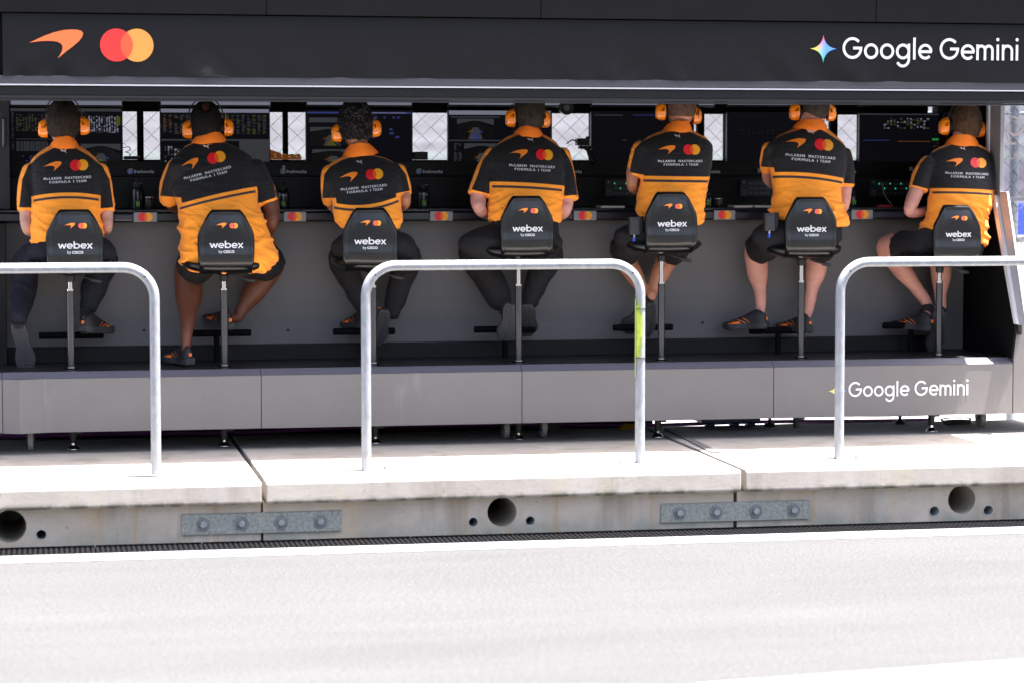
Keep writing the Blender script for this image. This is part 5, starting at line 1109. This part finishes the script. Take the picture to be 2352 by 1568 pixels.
# ------------------------------------------------------------------ monitors
YM = .93
rnd = random.Random(3)
def monitor(x0, y0, x1, y1, style, lab, grp='large monitors on the rear wall'):
    a, b, c, d = wrect(x0, y0, x1, y1, YM); t = thing('monitor', ((a+b)/2, YM, c), lab, 'monitor', grp)
    m = MB(); m.box(a-.006, b+.006, YM, YM+.035, c-.006, d+.006); m.build('bezel', M_black, t, bevel=.003)
    s = MB(); w_, h_ = x1-x0, y1-y0; K = [0]
    def r(u0, v0, u1, v1, mt):
        K[0] += 1; X0 = a+(b-a)*u0; X1 = a+(b-a)*u1; Z1 = d-(d-c)*v0; Z0 = d-(d-c)*v1; y = YM-.0015-.00004*K[0]
        s.add([(X0, y, Z0), (X1, y, Z0), (X1, y, Z1), (X0, y, Z1)], [(0, 1, 2, 3)], mt)
    r(0, 0, 1, 1, 0)
    def table(u0, v0, u1, v1, cols_, rows, mts, fill=.8, hh=.5):
        for i in range(cols_):
            for j in range(rows):
                if rnd.random() > fill: continue
                cu = u0+(u1-u0)*i/cols_; cv = v0+(v1-v0)*j/rows; r(cu, cv, cu+(u1-u0)/cols_*rnd.uniform(.35, .8), cv+(v1-v0)/rows*hh, rnd.choice(mts))
    def onboard(u0, v0, u1, v1, col=3):
        r(u0, v0, u1, v1, 0)
        W_, H_ = u1-u0, v1-v0
        def pl(pts, mt):
            K[0] += 1; y = YM-.0015-.00004*K[0]; s.add([(a+(b-a)*(u0+p*W_), y, d-(d-c)*(v0+q*H_)) for p, q in pts][::-1], [tuple(range(len(pts)))], mt)
        pl([(0, .35), (.42, .12), (.62, .12), (1, .45), (1, 1), (0, 1)], 7); pl([(0, 0), (1, 0), (1, .3), (.6, .1), (.4, .1), (0, .25)], 2) 
        pl([(.30, 1), (.42, .42), (.58, .42), (.70, 1)], 2); pl([(.40, 1), (.44, .72), (.50, .62), (.56, .72), (.60, 1)], col); pl([(.12, .82), (.20, .55), (.30, .58), (.26, .85)], 7); pl([(.74, .85), (.70, .58), (.80, .55), (.88, .82)], 7)
        pl([(.30, .62), (.44, .50), (.44, .54), (.31, .68)], 5); pl([(.70, .62), (.56, .50), (.56, .54), (.69, .68)], 4); pl([(.36, .98), (.41, .80), (.43, .80), (.41, .98)], 5)
    if style == 1:
        r(0, 0, 1, .045, 2); table(.05, .10, .30, .38, 9, 12, [2, 2, 3]); table(.01, .06, .035, .7, 1, 30, [2]); table(.70, .12, .98, .40, 12, 14, [1, 1, 2], .85, .9); r(.95, .13, .99, .27, 3)
        r(.05, .50, .5, .51, 2); table(.05, .54, .34, .72, 22, 1, [2], 1, .9); onboard(.63, .58, .99, .96); r(0, .96, 1, 1, 2); table(.1, .78, .3, .93, 6, 4, [2, 4], .5)
    elif style == 2:
        r(0, 0, 1, .06, 1); table(.02, .10, .28, .42, 5, 16, [2, 2, 5]); table(.55, .10, .99, .42, 9, 16, [3, 2, 2]); r(0, .50, 1, .53, 2); r(.72, .53, 1, 1, 2); table(.03, .62, .33, .9, 10, 7, [1, 2], .6, .8); r(0, .97, .3, 1, 2)
    elif style == 3:
        r(0, .02, 1, .05, 4); r(.02, .12, .4, .20, 2); onboard(.03, .28, .45, .60); onboard(.05, .66, .45, .93); table(.60, .10, .95, .16, 8, 1, [4]); r(.3, .03, .95, .04, 1); table(.62, .3, .9, .5, 5, 3, [4], .3); r(0, .98, 1, 1, 4)
    elif style == 4:
        r(0, 0, 1, .07, 1); r(.02, .1, .5, .12, 2); onboard(.08, .14, .44, .49, 4); r(0, .50, .5, .52, 2); onboard(.15, .56, .5, .95); table(.05, .56, .14, .9, 2, 14, [2]); r(0, .955, .5, .99, 2)
    elif style == 5: r(.02, .05, .3, .065, 2); r(.4, .05, .9, .06, 4); table(.2, .5, .7, .55, 10, 1, [2], .4, .3); r(0, .955, .9, .965, 4); r(0, .968, .9, .995, 2)
    elif style == 6: r(.02, .05, .4, .06, 7); r(0, .93, .5, .94, 4); r(0, .97, 1, .995, 7); table(.1, .3, .5, .4, 8, 2, [7])
    elif style == 7:
        r(0, .0, 1, .02, 2); table(.20, .08, .60, .27, 14, 9, [2, 1, 7, 3], .7, .9); r(.62, .44, .78, .475, 6); r(.02, .47, .25, .48, 4); r(.32, .49, .6, .5, 5); table(.6, .52, .8, .6, 6, 3, [5], .3)
    elif style == 9: r(0, .5, 1, .9, 2); r(0, .9, 1, .985, 1); table(.1, .68, .9, .85, 14, 1, [7], .5, .8)
    s.build('screen', SCR, t); return t
monitor(25, 250, 279, 389, 1, 'large monitor behind the leftmost person, white lap chart on it')
monitor(370, 251, 618, 389, 2, 'large monitor behind the broad person, timing columns above a bright window')
monitor(705, 255, 945, 389, 3, 'large monitor behind the curly-haired person, two stacked car views')
monitor(1031, 255, 1264, 389, 4, 'large monitor left of the grey-brown-haired person, car view on it')
monitor(1360, 258, 1592, 385, 5, 'almost black monitor with a thin blue bar along its foot')
monitor(1672, 260, 1890, 388, 6, 'almost black monitor behind the stocky person')
monitor(1976, 262, 2240, 390, 7, 'dark monitor left of the ginger-haired person, a small green bar on it')
for x0, x1, nm in ((24, 279, 'over the left end'), (369, 620, 'over the broad person'), (705, 945, 'over the curly-haired person'), (1031, 1290, 'over the grey-brown head'), (1360, 1640, 'over the person with folded arms'), (1672, 1900, 'over the stocky person'), (1974, 2250, 'over the right end')):
    monitor(x0, 120, x1, 243.5, 9, 'upper monitor %s, only its foot showing' % nm, 'upper monitors under the canopy')

# ------------------------------------------------------------------ things on the desk
zdt_ = zdt
def bottle(px, py0, h_px, lab, nm=None):
    Y = .60; x = Xat(px, 440, Y); z = zdt_+.001; t = thing('drink_bottle', (x, Y, z), lab, 'bottle', 'black drink bottles on the desk'); h = h_px/413
    m = MB(); m.tube([(x, Y, z), (x, Y, z+.01), (x, Y, z+h*.55), (x, Y, z+h*.66), (x, Y, z+h*.70)], [.033, .035, .035, .030, .024], 20); b_ = m.build('bottle_body', mat('bottle_black', (.015, .015, .016), .25, coat=.3), t, smooth=True, angle=50)
    m = MB(); m.tube([(x, Y, z+h*.70), (x, Y, z+h*.82), (x, Y, z+h*.84), (x, Y, z+h*.98), (x, Y, z+h)], [.030, .029, .012, .010, .008], 16); m.build('cap', M_black, t, smooth=True, angle=40)
    F = Flat()   # three green claw strokes
    for k, (dx, ln) in enumerate(((-9, 26), (0, 20), (9, 27))): F.stroke([(dx-2, 28), (dx+1, 20), (dx-2, 12), (dx, 28-ln)], 4.2, M_neon, k)
    k_ = .0011; flat_obj(F, 'claw_mark', lambda u, v: Vector((x+u*k_*.8, Y-.036, z+.012+v*k_)), b_, off=.001)
    if nm: flat_obj(fit(btext(nm, mat('name_white', (.5, .5, .5), .5), bold=.01), -.018, .018, 0), 'name_sticker', lambda u, v: Vector((x+u, Y-.036, z+h*.48+v)), b_, off=.001)
bottle(316, 0, 72, 'black drink bottle with a green claw mark, left of the broad person')
bottle(650, 0, 62, 'black drink bottle with a name and green claw mark, right of the broad person', 'Randy')
bottle(972, 0, 66, 'black drink bottle with a name on it, right of the curly-haired person', 'Andrea')
bottle(1958, 0, 46, 'black drink bottle with a green claw mark, right of the stocky person')
bottle(1624, 0, 40, 'black drink bottle with a green claw mark, half behind the person with folded arms')
def cup(px, h_px, lab):
    Y = .58; x = Xat(px, 460, Y); z = zdt_+.001; h = h_px/413; t = thing('drink_can', (x, Y, z), lab, 'can', 'small dark cans on the desk')
    m = MB(); m.tube([(x, Y, z), (x, Y, z+.004), (x, Y, z+h-.004), (x, Y, z+h)], [.026, .029, .029, .026], 20); m.build('can_body', mat('can_dark', (.05, .035, .03), .3, metal=.5, noise_=(30, .5, (1, 1, 1))), t, smooth=True, angle=40)
    m = MB(); m.tube([(x, Y, z+h+.0005), (x, Y, z+h+.005)], .030, 20); m.build('rim', M_lens, t, smooth=True, angle=30)
cup(344, 26, 'small dark can between the first bottle and the broad person'); cup(1650, 20, 'small dark can beside the paper pads')
def pad(x0, x1, lab):
    a, b = Xat(x0, 470, .50), Xat(x1, 470, .50); z = zdt_+.002; t = thing('note_pad', ((a+b)/2, .50, z), lab, 'note pad', 'paper pads on the desk')
    m = MB(); m.box(a, b, .42, .56, z, z+.012); m.build('pages', M_paper, t, bevel=.002); m = MB(); m.tube([(a+(b-a)*.3, .43, z+.017), (a+(b-a)*.75, .45, z+.017)], .0045, 8); m.build('pen', M_black, t, smooth=True)
pad(1374, 1428, 'pale paper pad with a pen, left of the person with folded arms'); pad(1678, 1720, 'pale paper pad to the right of the can'); pad(1725, 1768, 'pale paper pad touching the stocky person\'s elbow')
Y = .52; a, b = Xat(2015, 470, Y), Xat(2048, 470, Y); m = MB(); m.box(a, b, Y-.03, Y+.03, zdt_+.001, zdt_+.014)
t = thing('phone_case', ((a+b)/2, Y, zdt_), 'red phone case charging on the desk at the right', 'phone'); m.build('case', mat('case_red', (.60, .03, .02), .5), t, bevel=.003)
pts = [P(2027, 420, .80), P(2028, 436, .72), P(2034, 452, .62), P(2046, 468, .54)]; m = MB(); m.limb(pts, [.0028]*4, 8); o = m.build('charging_cable', mat('cable_white', (.5, .5, .5), .6), None, smooth=True); tag(o, 'white cable hanging down to the red phone case', 'cable')
# intercom panels with rows of buttons
for x0, x1, lab in ((1390, 1455, 'intercom panel with green lights left of the person with folded arms'), (1700, 1772, 'dark intercom panel left of the stocky person'), (1998, 2095, 'intercom panel with green lights left of the ginger-haired person'), (60, 110, 'intercom panel behind the person at the left end'), (1085, 1150, 'intercom panel left of the grey-brown-haired person')):
    a, b, c, d = wrect(x0, 412, x1, 452, .84); t = thing('intercom_panel', ((a+b)/2, .85, c), lab, 'intercom', 'intercom panels above the desk')
    m = MB(); m.box(a, b, .835, .858, c, d); m.build('panel', mat('intercom_black', (.016, .018, .024), .4), t, bevel=.002)
    m = MB(); m.tube([(a+.02, .835, d-.018), (a+.02, .826, d-.018)], .008, 14)
    for i in range(4):
        for j in range(4): m.box(a+.008+i*.0085, a+.013+i*.0085, .832, .8352, c+.008+j*.009, c+.013+j*.009)
    m.build('keypad', mat('key_grey', (.16, .16, .17), .5), t)
    nb = int((b-a-.05)/.034)
    for i in range(nb):
        for j in range(3):
            xx = a+.05+i*.034; zz = c+.012+j*.028; m = MB(); m.box(xx, xx+.026, .832, .8352, zz, zz+.016); k = m.build('button', mat('button_grey', (.06, .065, .08), .4), t)
            if (i+j) % 2 == 0 and j > 0 and 'green' in lab: m = MB(); m.box(xx+.002, xx+.007, .8305, .832, zz+.004, zz+.012); m.build('lamp', mat('led_green', (0, .2, .05), .3, emit=(.05, .8, .3), es=.10), k)
# orange towel, small speaker, camera, dock
m = MB(); Y = .93; zt = zw0+.001; a, b = Xat(620, 360, Y), Xat(690, 360, Y)
for k, (u0, u1, h0, h1) in enumerate(((0, 1, 0, .016), (.02, .97, .0165, .030), (0, .35, .0305, .055))):
    n_ = 16; m.rings([[(a+(b-a)*(u0+(u1-u0)*i/n_), yy, zt+(h0 if lo_ else h1*(1-.35*(i/n_ if k == 2 else 0))+.003*math.sin(i*1.7+k))) for (yy, lo_) in ((Y-.05, True), (Y+.02, True), (Y+.025, False), (Y-.05, False))] for i in range(n_+1)], True)
o = m.build('towel', M_orange, None, smooth=True, angle=60); tag(o, 'folded orange towel on the sill of the window right of the broad person', 'towel')
q = P(1338, 335, .90); t = thing('video_camera', (q.x, .90, q.z-.03), 'small black camera on a bent arm in the fourth window', 'camera')
m = MB(); m.box(q.x-.035, q.x+.035, .88, .95, q.z+.0, q.z+.042); m.box(q.x-.022, q.x+.06, .88, .93, q.z-.02, q.z-.001); m.tube([(q.x+.02, .90, q.z+.045), (q.x+.045, .90, q.z+.048)], .008, 10); m.build('camera_body', M_black, t, bevel=.003)
m = MB(); m.limb([q+Vector((.03, 0, -.02)), q+Vector((.045, 0, -.05)), q+Vector((.06, 0, -.09))], [.012, .016, .02], 10); m.limb([P(1303, 330, .90), P(1315, 322, .90), P(1328, 328, .90), P(1345, 345, .90)], [.004]*4, 8); m.build('arm', M_black, t, smooth=True)
for x0, x1, y0_, y1_, lab in ((950, 982, 349, 366, 'black docking box on the sill of the third window'), (284, 322, 359, 367.5, 'flat black switch box with a looped cable in the first window')):
    a, b, c, d = wrect(x0, y0_, x1, y1_, .92); t = thing('switch_box', ((a+b)/2, .92, c), lab, 'box'); m = MB(); m.box(a, b, .90, .96, zw0+.001, d); m.build('box_body', M_black, t, bevel=.006)
    if x0 < 500: m = MB(); m.limb([P(283, 340, .9), P(296, 338, .9), P(299, 345, .9), P(288, 350, .9), P(296, 352, .9), P(300, 360, .9)], [.0022]*6, 8); m.build('cable_loop', M_black, t, smooth=True)
q = P(2088, 250, .8); 
x = P(2087-750+8, 245, .8)   # round speaker above the fourth window
q = P(1302, 248, .86); t = thing('loudspeaker', (q.x, .88, q.z-.03), 'round black loudspeaker above the fourth window', 'speaker'); m = MB(); m.tube([(q.x, .90, q.z), (q.x, .86, q.z)], .042, 28); m.build('housing', M_black, t, smooth=True, angle=40); m = MB(); m.tube([(q.x, .858, q.z), (q.x, .862, q.z)], .018, 20); m.build('cone', mat('speaker_cone', (.10, .10, .10), .4), t, smooth=True, angle=40)
for px, py in ((1743, 392), (2093, 388), (652, 385), (652, 395)):
    q = P(px, py, .885); m = MB(); m.box(q.x-.007, q.x+.007, .88, .8985, q.z-.011, q.z+.011); m.tube([(q.x, .879, q.z), (q.x, .872, q.z-.004)], .003, 8); o = m.build('cable_plug', mat('plug_grey', (.45, .45, .45), .5), None); tag(o, {1743: 'pale plug under the monitor of the stocky person', 2093: 'pale plug under the monitor at the right', 652: 'pale plug at the edge beside the lettering right of the broad person'}[px] + (', lower one' if py == 395 else ''), 'plug')

# ------------------------------------------------------------------ cables and gear under the stand
rc = random.Random(11)
cm = {'black': M_rub, 'green': mat('cable_green', (.03, .22, .12), .5), 'grey': mat('cable_grey', (.30, .30, .30), .6), 'purple': mat('cable_purple', (.18, .04, .20), .5)}
nm_ = ['black', 'green', 'black', 'grey', 'black', 'purple', 'black', 'green', 'black', 'black']
pos = ['nearest', 'second', 'third', 'fourth', 'fifth', 'sixth', 'seventh', 'eighth', 'ninth', 'farthest']
for i in range(10):
    Y = .50+.055*i; pts = []; n_ = 26
    for k in range(n_):
        x = XL+.3+(XE-.4-XL)*k/(n_-1); pts.append((x, Y+.03*noise.noise(Vector((x*1.3, i*3.1, 0))), ZS-.15+.03*i*.6+.03*noise.noise(Vector((x*.9, i*7.7, 5)))))
    pts = [(p[0], p[1], max(p[2], .05)+.05) for p in pts]
    m = MB(); m.limb(pts, [.008+.006*rc.random()]*n_, 8, 3); o = m.build('floor_cable', cm[nm_[i]], None, smooth=True); tag(o, '%s cable in the bundle behind the feet of the stand, %s from the front' % (nm_[i], pos[i]), 'cable', 'cables running behind the stand')
for k, (px, lab) in enumerate(((1262, 'coil of black cable hanging under the middle of the stand'), (2200, 'coil of black cable on the slab under the right end of the stand'))):
    q = P(px, 972 if k == 0 else 975, .15 if k == 0 else .25); m = MB()
    for j in range(4): m.tube([(q.x+(.07+.008*j)*math.cos(t_), q.y+.01*j, q.z+(.0 if k == 0 else 0)+(.035+.004*j)*math.sin(t_)*(1 if k == 0 else .2)+.01*j) for t_ in [2*math.pi*s_/32 for s_ in range(33)]], .004, 6, cap=False)
    o = m.build('cable_coil', M_rub, None, smooth=True); tag(o, lab, 'cable')
q0, q1 = P(1176*0+1610, 962, .42), P(1745, 958, .42); m = MB(); z0 = ZS+.002; m.box(q0.x, q1.x, .40, .62, z0+.02, z0+.09); 
for xx in (q0.x+.03, (q0.x+q1.x)/2, q1.x-.08): m.box(xx, xx+.05, .40, .46, z0, z0+.02)
o = m.build('tool_case', mat('case_blue', (.01, .03, .12), .4), None, bevel=.006); tag(o, 'flat dark blue case on feet under the stand', 'case')
q = P(1445, 968, .40); m = MB(); m.add([(q.x-.06, .36, ZS+.001), (q.x+.09, .36, ZS+.001), (q.x+.07, .42, ZS+.03), (q.x-.02, .42, ZS+.03), (q.x-.06, .45, ZS+.001), (q.x+.09, .45, ZS+.001)], [(0, 1, 2, 3), (3, 2, 5, 4), (0, 3, 4), (1, 5, 2), (0, 4, 5, 1)]); o = m.build('cable_ramp', mat('ramp_yellow', (.65, .33, .02), .6), None); tag(o, 'small yellow cable ramp under the stand', 'cable ramp')
# worn rubber strip lying by the right joint
A_, B_ = PZ(1535, 985, ZS+.004), PZ(1640, 1039, ZS+.004); dd = (B_-A_).normalized(); sd = Vector((dd.y, -dd.x, 0)); m = MB(); m.add([A_+sd*.018, B_+sd*.018, B_-sd*.035, A_-sd*.018, A_+sd*.018+Vector((0, 0, .006)), B_+sd*.018+Vector((0, 0, .006)), B_-sd*.035+Vector((0, 0, .006)), A_-sd*.018+Vector((0, 0, .006))], [(0, 1, 2, 3), (7, 6, 5, 4), (0, 4, 5, 1), (1, 5, 6, 2), (2, 6, 7, 3), (3, 7, 4, 0)]); o = m.build('seal_strip', mat('strip_dark', (.10, .10, .10), .8, noise_=(60, .4, (1, 1, 1))), None); tag(o, 'frayed dark seal strip along the joint between middle and right slab', 'seal strip')

# ------------------------------------------------------------------ beyond the wall: mesh fence, barrier, grandstand
YFN = 1.75; fx0, fx1 = -4.2, 6.2; fz0, fz1 = -.03, 3.3
FN = thing('mesh_fence', (1, YFN, 0), 'chain-link fence behind the stand, seen through its windows and at the right', 'fence')
m = MB(); A = .0545; H2 = .102; nw = int((fx1-fx0)/(2*A)); zr_ = [.9+H2*k for k in range(int((3.1-.9)/H2))]
for i in range(nw):
    x = fx0+2*A*i+A; 
    for ph in (0, 1): m.tube([(x+(A if (k+ph) % 2 else -A)*.985, YFN+(.003 if ph else -.003), z) for k, z in enumerate(zr_)], .0028, 4)
m.build('wire_mesh', M_wire, FN)
for k, x in enumerate((-3.9, -1.45, 3.62, 6.1)): m = MB(); m.tube([(x, YFN+.035, fz0), (x, YFN+.035, fz1)], .030, 16); m.build('post', M_galv, FN, smooth=True)
for py, r_ in ((261, .012), (549, .024)): z = Zat(2325, py, YFN+.03); m = MB(); m.tube([(fx0, YFN+.03, z), (fx1, YFN+.03, z)], r_, 14); m.build('rail', M_galv, FN, smooth=True)
m = MB(); m.box(-60, 60, 14, 14.4, -.03, .95); o = m.build('concrete_barrier', M_conc2, None, bevel=.02); tag(o, 'low concrete barrier across the track', 'barrier')
m = MB(); m.box(-60, 60, 14.05, 14.2, .955, 1.37); o = m.build('advertising_board', M_bluewall, None); tag(o, 'long blue board on top of the far barrier', 'board')
GS = thing('grandstand', (5, 34, 0), 'blurred pale grandstand with turquoise seats across the track', 'grandstand')
m = MB()
for k in range(9): m.box(-60, 70, 32+k*.9, 32+(k+1)*.9+.02, -.03, 1.95+k*.16)
m.build('terraces', M_stand, GS)
m = MB(); m.box(-60, 70, 31.2, 31.3, 1.35, 1.93); m.build('fence_shadow_band', mat('fence_shadow', (.13, .12, .15), .8, noise_=(1.5, .5, (1, 1, 1))), GS)  # dark-coloured band standing in for the catch fence's shadow
m = MB(); m.box(-60, 70, 31.6, 31.8, 1.94, 2.08); m.build('front_parapet', mat('stand_mint', (.26, .30, .285), .7), GS)
rg_ = random.Random(5)
for k, (xa, xb) in enumerate(((-3, 3.2), (6, 9.5), (12, 20), (24, 34))):
    m = MB()
    for j in range(4): m.box(xa, xb, 39.4+j*.5, 39.75+j*.5, 3.1+j*.28, 3.36+j*.28)
    m.build('seat_block', M_turq, GS)
m = MB()
for j in range(3): m.box(-60, 70, 39.7+j*.9, 40.7+j*.9, -.03, 3.05+j*.33)
m.box(-60, 70, 43, 46, -.03, 9); m.build('upper_tier', mat('upper_pale', (.19, .20, .205), .8, noise_=(.6, .3, (1, 1, 2))), GS)
